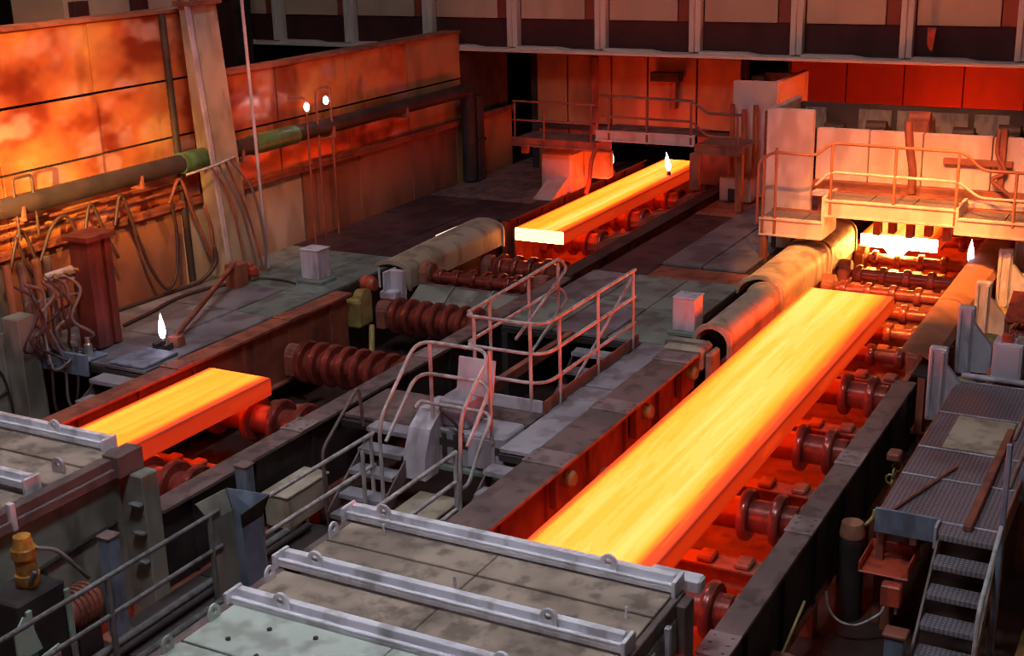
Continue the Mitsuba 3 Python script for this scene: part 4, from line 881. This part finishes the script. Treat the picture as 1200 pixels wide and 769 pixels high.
# clutter between the beam and the walkway
t = thing('junction_tray', 'red open tray with a junction box and a hanging cable below the kick plate', 'tray')
part(t, 'tray', join(box(-2.76, -2.25, 12.4, 12.95, -0.62, -0.6), box(-2.76, -2.74, 12.4, 12.95, -0.6, -0.5), box(-2.27, -2.25, 12.4, 12.95, -0.6, -0.45), box(-2.76, -2.25, 12.93, 12.95, -0.6, -0.48)), 'm_red')
part(t, 'junction_box', box(-2.5, -2.3, 12.3, 12.45, -0.9, -0.66, 0.015), 'm_red', label='bright red junction box')
part(t, 'cable', tube(spline([(-2.45, 12.32, -0.9), (-2.5, 12.3, -1.0), (-2.7, 12.2, -1.12), (-2.88, 12.15, -1.08), (-2.97, 12.1, -0.92), (-3.0, 12.1, -0.75)], 8), 0.014, 6), 'm_rail', smooth=True)
part(t, 'gland', rod((-2.34, 12.34, -0.98), (-2.34, 12.34, -0.9), 0.016), 'm_steel')
part(t, 'stand', box(-2.55, -2.45, 12.6, 12.7, PIT, -0.62), 'm_rust')
t = thing('pump_motor', 'dark upright motor with a brown cap beside the grey beam, left of the kick plate', 'motor')
part(t, 'casing', lathe([(0, PIT), (0.14, PIT), (0.14, -0.45), (0.12, -0.4), (0, -0.4)], 18, at=(-2.92, 12.75, 0)), 'm_black', smooth=40)
part(t, 'cap', lathe([(0, -0.4), (0.13, -0.4), (0.135, -0.36), (0.11, -0.24), (0, -0.22)], 18, at=(-2.92, 12.75, 0)), 'm_rust_and_shade', smooth=40)
part(t, 'hook', tube(spline([(-2.8, 12.8, -0.28), (-2.74, 12.85, -0.2), (-2.72, 12.85, -0.1)], 5), 0.02), 'm_yellow', smooth=True)
t = thing('chain_hoist', 'yellowish chain bundle hanging between the beam and the mesh walkway', 'chain')
for i in range(9):
    a = i * 0.7
    part(t, 'chain_link', tube([(-2.82 + 0.03 * math.sin(a * 2.1) + 0.05 * math.cos(q) * (i % 2), 14.2 + 0.05 * math.cos(a * 1.7) + 0.05 * math.cos(q) * (1 - i % 2), -0.1 - 0.07 * i + 0.055 * math.sin(q)) for q in np.linspace(0, 2 * PI, 11)], 0.014, 6), 'm_yellow', smooth=True)
part(t, 'hook_block', box(-2.9, -2.75, 14.1, 14.3, -0.08, 0.02, 0.02), 'm_rust')
t = thing('valve', 'small brown valve with a handle under the near end of the grey beam', 'valve')
part(t, 'body', join(lathe([(0, -0.1), (0.09, -0.1), (0.11, 0.0), (0.09, 0.1), (0, 0.1)], 14, 'x', (-3.0, 10.6, -0.75)), box(-3.08, -2.92, 10.5, 10.7, PIT, -0.82)), 'm_rust_and_shade')
part(t, 'handle', rod((-3.0, 10.6, -0.65), (-2.95, 11.1, -0.35), 0.015), 'm_yellow', smooth=True)
t = thing('square_post', 'blue-grey post stub in front of the mesh-treaded steps', 'post')
part(t, 'tube', box(-2.22, -2.04, 11.25, 11.4, PIT, -0.62, 0.01), 'm_blue_grey')
part(t, 'cap', box(-2.24, -2.02, 11.23, 11.42, -0.62, -0.58, 0.01), 'm_rust')
t = thing('pallet', 'red-brown frame lying on the pit floor at the bottom edge', 'frame')
for y in (9.9, 10.4, 10.9):
    part(t, 'slat', box(-3.0, -2.3, y, y + 0.12, PIT + 0.08, PIT + 0.13), 'm_red')
for x in (-2.95, -2.4):
    part(t, 'runner', box(x, x + 0.08, 9.9, 11.02, PIT, PIT + 0.08), 'm_rust')

# ------------------------------------------------------------------ footbridges
def beam_x(x0, x1, y, z0, z1):
    return join(box(x0, x1, y, y + 0.04, z0, z1, 0.005), box(x0, x1, y - 0.03, y + 0.08, z0 - 0.02, z0 + 0.015, 0.004), box(x0, x1, y - 0.03, y + 0.08, z1 - 0.015, z1 + 0.02, 0.004))

t = thing('footbridge', 'orange-lit footbridge with stepped handrails over the white-hot slab end', 'footbridge')
BY = 22.0
for x0, x1, z0, z1 in ((-6.98, -5.85, 0.42, 0.70), (-5.85, -3.66, 0.84, 1.10), (-3.66, -1.6, 0.72, 0.96)):
    part(t, 'fascia_beam', beam_x(x0, x1, BY, z0, z1), 'm_concrete')
    part(t, 'fascia_beam', beam_x(x0, x1, BY + 0.78, z0, z1), 'm_rust')
    for i, x in enumerate(np.arange(x0, x1 - 0.3, 0.73)):
        part(t, 'deck_plate', box(x + 0.01, min(x + 0.72, x1), BY + 0.05, BY + 0.78, z1 - 0.03, z1, 0.004), 'm_grating')
part(t, 'end_plate', box(-3.68, -3.62, BY - 0.02, BY + 0.8, 0.7, 1.16), 'm_concrete')
part(t, 'end_plate', box(-5.88, -5.82, BY - 0.02, BY + 0.8, 0.42, 1.16), 'm_concrete')
bar(t, 'top_rail', [(-7.02, BY, 0.6), (-7.02, BY, 1.70), (-6.75, BY, 1.88), (-6.02, BY, 1.86), (-5.76, BY, 2.09), (-3.62, BY, 2.07), (-3.3, BY, 1.79), (-1.6, BY, 1.79)], 0.026, 'm_rust_and_shade', 0.12)
bar(t, 'middle_rail', [(-6.0, BY, 1.36), (-5.76, BY, 1.60), (-3.66, BY, 1.58), (-3.32, BY, 1.34), (-1.6, BY, 1.34)], 0.024, 'm_concrete', 0.12)
for x, z0, z1 in ((-6.92, 0.42, 1.82), (-6.70, 0.42, 1.95), (-5.74, 0.85, 2.09), (-4.68, 1.1, 2.08), (-3.68, 0.85, 2.07), (-2.78, 0.9, 1.79), (-1.9, 0.9, 1.79)):
    bar(t, 'post', [(x, BY, z0), (x, BY, z1)], 0.026, 'm_rust_and_shade')
for i, x in enumerate((-5.0, -4.75, -4.45, -4.15, -3.85)):
    part(t, 'hanger', box(x - 0.06, x + 0.06, BY + 0.3, BY + 0.5, 0.5 + 0.05 * (i % 2), 0.84), 'm_rust')
for x in (-6.9, -1.75):
    part(t, 'leg', box(x - 0.06, x + 0.06, BY, BY + 0.12, PIT, 0.5 if x < -5 else 0.72), 'm_rust')

t = thing('footbridge', 'dark red far footbridge with rails over the narrow slab', 'footbridge')
BY = 25.0
for x0, x1, z0, z1, mt in ((-11.5, -9.32, 1.34, 1.52, 'm_concrete'), (-13.5, -11.5, 1.12, 1.26, 'm_rust'), (-9.32, -8.3, 1.2, 1.36, 'm_rust')):
    part(t, 'fascia_beam', beam_x(x0, x1, BY, z0, z1), mt)
    part(t, 'deck_plate', box(x0 + 0.02, x1 - 0.02, BY + 0.05, BY + 1.0, z1 - 0.03, z1), 'm_rust_grey')
bar(t, 'top_rail', [(-11.4, BY, 2.26), (-9.38, BY, 2.23), (-9.05, BY, 2.0), (-8.35, BY, 2.0)], 0.026, 'm_rust_grey', 0.1)
bar(t, 'middle_rail', [(-11.4, BY, 1.83), (-9.38, BY, 1.82), (-9.05, BY, 1.55), (-8.35, BY, 1.55)], 0.024, 'm_rust_and_shade', 0.1)
for x in (-11.2, -10.35, -9.40, -8.42):
    bar(t, 'post', [(x, BY, 1.3), (x, BY, 2.25 if x < -9 else 2.0)], 0.026, 'm_rust_and_shade')
for z in (2.06, 1.66):
    bar(t, 'rail', [(-13.45, BY, z), (-11.5, BY, z)], 0.022, 'm_rust')
for x in (-13.4, -12.7, -11.6):
    bar(t, 'post', [(x, BY, 1.2), (x, BY, 2.06)], 0.022, 'm_rust')
for x in (-13.3, -8.45):
    part(t, 'leg', box(x - 0.07, x + 0.07, BY + 0.2, BY + 0.34, 0.0 if x > -13 else 0.9, 1.14), 'm_rust')
part(t, 'arm', (tube(spline([(-11.45, BY - 0.05, 1.2), (-11.55, BY - 0.1, 0.9), (-11.6, BY - 0.1, 0.5), (-11.7, BY - 0.05, 0.2)], 6), 0.05)), 'm_rust')
part(t, 'end_plate', box(-9.38, -9.2, BY - 0.1, BY + 0.06, 0.45, 1.2), 'm_rust')
t = thing('concrete_block', 'pinkish concrete block under the left end of the far footbridge', 'block')
part(t, 'body', box(-13.1, -12.36, 25.6, 26.5, 0.006, 0.88, 0.04), 'm_concrete')
part(t, 'wing', box(-12.36, -11.75, 26.2, 26.5, 0.25, 0.88, 0.04), 'm_concrete')
part(t, 'slope', hull([(-12.9, 25.6, 0.35), (-12.45, 25.6, 0.35), (-12.9, 24.8, 0.0), (-12.45, 24.8, 0.0), (-12.9, 25.6, 0.0), (-12.45, 25.6, 0.0)]), 'm_concrete')

# ------------------------------------------------------------------ casting enclosure on the right
t = thing('casting_enclosure', 'pale concrete enclosure, open at the top, behind the right-hand footbridge', 'enclosure')
part(t, 'end_block', join(box(-7.20, -6.36, 22.98, 23.14, 0.0, 2.47, 0.02), box(-7.20, -7.06, 23.14, 24.7, 0.0, 2.47, 0.02)), 'm_concrete')
for a, b in ((-6.34, -5.42), (-5.40, -4.50), (-4.48, -3.36), (-3.34, -1.9), (-1.88, -0.4)):
    part(t, 'wall_panel', box(a, b, 23.16, 23.3, 1.22, 2.14, 0.015), 'm_concrete')
part(t, 'back_wall', box(-7.06, 0.2, 24.58, 24.7, 1.0, 2.38), 'm_black')
for a, b in ((-6.95, -6.55), (-5.95, -5.35), (-5.25, -4.75), (-4.65, -4.0), (-3.9, -3.3)):
    part(t, 'inner_plate', box(a, b, 24.52, 24.57, 1.9, 2.30), 'm_rail_dark')
part(t, 'floor_plate', box(-7.06, 0.2, 23.3, 24.58, 1.2, 1.26), 'm_black')
part(t, 'lintel', box(-6.36, 0.2, 23.14, 23.28, 1.02, 1.22), 'm_rust')
part(t, 'sill', box(-6.3, -1.0, 22.86, 23.14, 0.98, 1.06), 'm_concrete')
part(t, 'downpipe', tube(fillet([(-4.75, 23.1, 2.35), (-4.7, 23.1, 1.9), (-4.62, 23.1, 1.5), (-4.62, 23.1, 1.1)], 0.1), 0.07), 'm_rust', smooth=True)
part(t, 'cable_tray', join(box(-4.12, -3.0, 23.05, 23.14, 1.66, 1.76), box(-3.22, -3.12, 23.02, 23.14, 1.3, 2.3)), 'm_rust')
part(t, 'bent_pipe', tube(spline([(-3.25, 23.05, 2.3), (-3.25, 23.02, 1.9), (-3.1, 23.0, 1.6), (-3.3, 23.0, 1.45), (-3.05, 23.0, 1.25), (-2.9, 23.0, 1.1)], 6), 0.035), 'm_rust', smooth=True)
for x in (-6.28, -2.2, 0.0):
    part(t, 'support', box(x, x + 0.14, 23.2, 23.34, PIT, 1.02), 'm_rust')
part(t, 'foot_block', box(-6.98, -6.42, 22.72, 22.97, 0.0, 0.42, 0.03), 'm_concrete')
part(t, 'foot_slot', box(-6.96, -6.88, 22.69, 22.73, 0.02, 0.34), 'm_black')
part(t, 'foot_slot', box(-6.60, -6.52, 22.69, 22.73, 0.02, 0.2), 'm_black')
for i in range(7):
    x = -6.2 + 0.75 * i
    m = thing('mould_machine', ['dark machine block inside the enclosure, first from its pale end', 'dark machine block inside the enclosure, second from its pale end', 'reddish machine block in the middle of the enclosure', 'dark machine block inside the enclosure, fourth from its pale end', 'dark machine block inside the enclosure, near the bent pipe', 'reddish lumpy machine at the right end of the enclosure', 'dark machine block at the right edge inside the enclosure'][i], 'machine')
    h = 2.0 + 0.16 * ((i * 37) % 5) / 4 + (0.12 if i in (2, 5) else 0)
    part(m, 'body', box(x - 0.2, x + 0.2, 23.6, 24.2, 1.26, h, 0.03), 'm_rust' if i in (2, 5) else 'm_black')
    part(m, 'drum', lathe([(0, -0.18), (0.11, -0.18), (0.11, 0.18), (0, 0.18)], 14, 'x', (x + 0.02, 23.75, h + 0.04)), 'm_rust' if i in (2, 5) else 'm_black', smooth=40)

t = thing('concrete_tower', 'orange-lit concrete tower left of the enclosure, below the crane girder', 'tower')
part(t, 'front_wall', box(-9.05, -8.09, 26.5, 26.62, 0.05, 2.47, 0.02), 'm_concrete')
part(t, 'side_wall', box(-8.21, -8.09, 26.62, 28.7, 0.05, 2.47, 0.02), 'm_concrete')
part(t, 'inner_plate', box(-9.05, -8.21, 28.6, 28.7, 0.6, 2.4), 'm_blue_grey')
part(t, 'machine', lathe([(0, 0), (0.2, 0), (0.22, 0.1), (0.16, 0.3), (0, 0.34)], 16, at=(-8.7, 27.2, 2.2)), 'm_black', smooth=40)
part(t, 'foot_block', box(-9.2, -8.5, 26.2, 26.48, -0.02, 0.5, 0.03), 'm_concrete')
part(t, 'foot_slot', box(-9.0, -8.85, 26.18, 26.22, 0.0, 0.26), 'm_black')
for i, x in enumerate((-9.0, -8.75, -8.5, -8.25)):
    part(t, 'pipe', rod((x, 26.35, 0.5), (x, 26.35, 2.0 - 0.1 * (i % 2)), 0.05), 'm_rust', smooth=True)

# ------------------------------------------------------------------ back walls and the crane girder
k = setting('wall_back', 'orange-lit panelled wall behind the far footbridge')
scene[k] = shape(join(box(-14.6, -9.3, 28.1, 28.3, 0.98, 3.4), box(-14.6, -12.8, 28.1, 28.3, PIT, 0.98), box(-10.2, -9.3, 28.1, 28.3, PIT, 0.98)), 'm_black')
for a, b in ((-14.4, -13.62), (-13.6, -12.5), (-12.48, -11.6), (-11.58, -10.42), (-10.4, -9.4)):
    part(k, 'wall_panel', box(a + 0.01, b - 0.01, 28.02, 28.1, 1.14, 2.72, 0.01), 'm_back_clad')
    if a < -13.5 or a > -10.5:
        part(k, 'lower_panel', box(a + 0.01, b - 0.01, 28.05, 28.1, -0.1, 1.0, 0.01), 'm_rust')
part(k, 'rail_strip', box(-14.4, -9.4, 27.96, 28.1, 1.0, 1.12), 'm_black')
part(k, 'post', box(-12.95, -12.8, 27.9, 28.02, 0.0, 2.7), 'm_rust')
t = thing('wall_lamp', 'dark T-shaped lamp bracket on the orange-lit back wall', 'bracket')
part(t, 'head', box(-11.4, -10.72, 27.7, 27.95, 2.22, 2.42), 'm_black')
part(t, 'stem', box(-10.98, -10.84, 27.82, 28.02, 1.6, 2.22), 'm_rust')
k = setting('wall_back', 'red panelled wall behind the casting enclosure')
scene[k] = shape(box(-9.3, 6, 31.2, 31.4, PIT, 5.0), 'm_black')
for i in range(9):
    a = -9.2 + 1.32 * i
    part(k, 'wall_panel', box(a + 0.012, a + 1.308, 31.1, 31.2, -0.5, 3.4, 0.012), 'm_red_wall')
k = setting('deck', 'dark ground behind the strands')
t = thing('crane_girder', 'beige and dark red crane girder spanning the top of the picture', 'crane')
scene[k] = shape(box(-22, 6, 30.05, 31.1, PIT, -0.2), 'm_pit')
px = [-22.9, -20.68, -18.56, -16.37, -14.17, -12.03, -9.88, -7.73, -5.57, -3.45, -1.3]
part(t, 'web', box(-24, 4, 26.66, 26.72, 2.98, 8.0), 'm_crane_red')
for i, x in enumerate(px):
    part(t, 'stiffener', join(box(x - 0.13, x - 0.02, 26.40, 26.66, 3.03, 8.0, 0.01), box(x - 0.02, x + 0.10, 26.46, 26.66, 3.03, 8.0, 0.01)), 'm_crane_post')
    w = (px[i + 1] if i + 1 < len(px) else 0.9) - x
    part(t, 'sheet', box(x + 0.14, x + 0.14 + 0.72 * w, 26.60, 26.66, 3.64, 8.0, 0.008), 'm_crane_sheet')
    part(t, 'side_strip', box(x + 0.14 + 0.73 * w, x + w - 0.15, 26.62, 26.66, 3.64, 8.0, 0.008), 'm_red_wall')
    part(t, 'flange_step', hull([(x + 0.13, 26.3, 3.0), (x + 0.13 + 0.6 * w, 26.3, 3.0), (x + 0.13, 26.3, 3.05), (x + 0.13 + 0.45 * w, 26.3, 3.05), (x + 0.13, 26.6, 3.0), (x + 0.13 + 0.6 * w, 26.6, 3.0), (x + 0.13, 26.6, 3.05), (x + 0.13 + 0.45 * w, 26.6, 3.05)]), 'm_crane_post')
part(t, 'bottom_flange', box(-24, 4, 26.25, 26.95, 2.93, 3.0, 0.01), 'm_crane_post')
part(t, 'cloth_strip', hull([(-5.18, 26.36, 3.62), (-5.02, 26.36, 3.62), (-5.16, 26.34, 3.3), (-5.06, 26.34, 3.18), (-5.18, 26.40, 3.62), (-5.02, 26.40, 3.62), (-5.12, 26.38, 3.2)]), 'm_red', label='orange-red cloth strip hanging on the girder')

# behind the left wall
t = thing('gallery_beam', 'grey box beam above and behind the left wall', 'beam')
part(t, 'beam', box(-19.5, -18.2, 17.3, 20.6, 4.2, 4.7), 'm_crane_sheet')
for y in (17.5, 19.0, 20.3):
    part(t, 'post', box(-18.25, -18.15, y, y + 0.15, PIT, 4.2), 'm_crane_post')
    part(t, 'bracket', box(-18.2, -18.05, y - 0.1, y + 0.25, 4.25, 4.6), 'm_crane_red')
t = thing('gallery_beam', 'dark upright column at the left end of the crane girder', 'column')
part(t, 'column', box(-21.9, -21.2, 25.4, 26.1, PIT, 9.0), 'm_black')
part(t, 'plate', box(-21.95, -21.15, 25.36, 25.4, 2.0, 4.0), 'm_crane_red')

# ------------------------------------------------------------------ hose rack at the left edge
t = thing('machine_casing', 'grey panelled machine casing with a square column at the left edge', 'casing')
part(t, 'panel', box(-14.75, -14.65, 10.3, 12.0, PIT, 0.95), 'm_olive')
part(t, 'panel', box(-14.75, -14.65, 12.02, 12.7, PIT, 0.5), 'm_olive')
part(t, 'column', box(-14.62, -14.3, 12.05, 12.38, PIT, 0.75, 0.015), 'm_olive')
part(t, 'trim', tube(fillet([(-14.63, 11.0, 0.02), (-14.63, 11.9, 0.1), (-14.6, 12.0, -0.3), (-14.6, 12.02, -0.9)], 0.2), 0.018), 'm_black', smooth=True)
part(t, 'trim', tube(fillet([(-14.63, 11.0, -0.5), (-14.63, 11.6, -0.45), (-14.62, 12.0, -0.3)], 0.2), 0.018), 'm_black', smooth=True)
t = thing('valve_tray', 'blue-grey tray of valves on the deck edge under the hose tangle', 'tray')
part(t, 'tray', join(box(-14.7, -13.75, 12.66, 12.72, -0.2, 0.12), box(-14.7, -13.75, 12.72, 13.1, 0.0, 0.03)), 'm_blue_grey')
for i, x in enumerate((-14.5, -14.2, -13.92)):
    part(t, 'valve', lathe([(0, 0.03), (0.06, 0.03), (0.06, 0.2), (0.035, 0.22), (0.035, 0.3), (0, 0.3)], 12, at=(x, 12.9, 0)), 'm_steel', smooth=40)
t = thing('hose_rack', 'grey tube rack holding the tangled hoses at the left edge', 'rack')
part(t, 'frame', join(tube(fillet([(-14.3, 12.7, 0.0), (-14.3, 12.7, 1.15), (-14.3, 13.5, 1.15), (-14.3, 13.5, 0.9)], 0.08), 0.022), tube(fillet([(-14.25, 12.2, 0.9), (-14.25, 12.2, 0.95), (-14.25, 13.2, 0.85)], 0.05), 0.02)), 'm_rail_dark', smooth=True)
part(t, 'manifold', join(rod((-14.35, 12.7, 1.2), (-14.35, 13.6, 1.2), 0.05), rod((-14.35, 12.8, 1.08), (-14.35, 13.55, 1.06), 0.04)), 'm_paint_grey', smooth=True)
part(t, 'fitting', join(*[lathe([(0, 0), (0.03, 0), (0.03, 0.09), (0, 0.09)], 8, 'x', (-14.3, y, 1.2)) for y in (12.8, 13.0, 13.2, 13.4)]), 'm_yellow')
t = thing('pipe_bundle', 'vertical brownish pipes rising behind the hose tangle', 'pipes')
for i, (x, y) in enumerate(((-14.9, 12.5), (-14.85, 12.72), (-14.8, 12.95), (-14.8, 13.15))):
    part(t, 'pipe', tube([(x, y, -0.3), (x, y + 0.02, 0.5), (x, y, 1.35)], 0.06), 'm_rust_grey' if i % 2 else 'm_rust_and_shade', smooth=True)
HL = ['dark hose looping down the left edge below the manifold', 'grey hose sagging in front of the square column', 'reddish hose crossing the rack from the manifold', 'thin grey hose hanging over the blue-grey tray', 'black hose coiled beside the brownish pipes', 'grey hose dropping past the worn steps', 'thin reddish hose tied to the rack frame', 'black hose nearest the dark red pillar in the tangle']
for i, lab in enumerate(HL):
    y0 = 12.15 + 0.115 * i
    rr = random.Random(100 + i)
    pts = [(-14.3 + rr.uniform(-.1, .1), y0, 1.2)]
    for s in range(1, 5):
        pts.append((-14.2 + rr.uniform(-.12, .22), min(y0 + rr.uniform(-.22, .28), 13.08), 1.2 - 0.28 * s + rr.uniform(-.12, .12)))
    pts.append((-14.0 + rr.uniform(-.1, .1), min(y0 + rr.uniform(.0, .4), 13.08), 0.06))
    hose(lab, pts, 0.02 + 0.006 * (i % 2), ['m_hose', 'm_hose_grey', 'm_hose', 'm_hose_grey'][i % 4])
for i, lab in enumerate(('dark hose arch hanging below the deck edge at the left', 'grey hose arch hanging below the deck edge, nearer the steps')):
    y0 = 12.25 + 0.25 * i
    hose(lab, [(-14.2, y0, 0.5), (-14.1, y0 + 0.1, 0.0), (-14.05, y0 + 0.05, -0.6), (-14.0, y0 + 0.3, -0.75), (-13.95, y0 + 0.42, -0.3), (-14.0, y0 + 0.5, 0.2)], 0.022, ['m_hose', 'm_hose_grey'][i])

t = thing('glow_strip', 'added pale glowing strip lying on the dark deck beyond the green plates', 'lamp')
part(t, 'tube', emitter_shape(rod((-12.95, 20.9, 0.06), (-12.95, 22.3, 0.06), 0.03, 8), (1.3, 1.05, 0.8)), None)  # glow put in for a bright gap on the deck
part(t, 'tray', box(-13.02, -12.88, 20.8, 22.4, 0.0, 0.03), 'm_black')
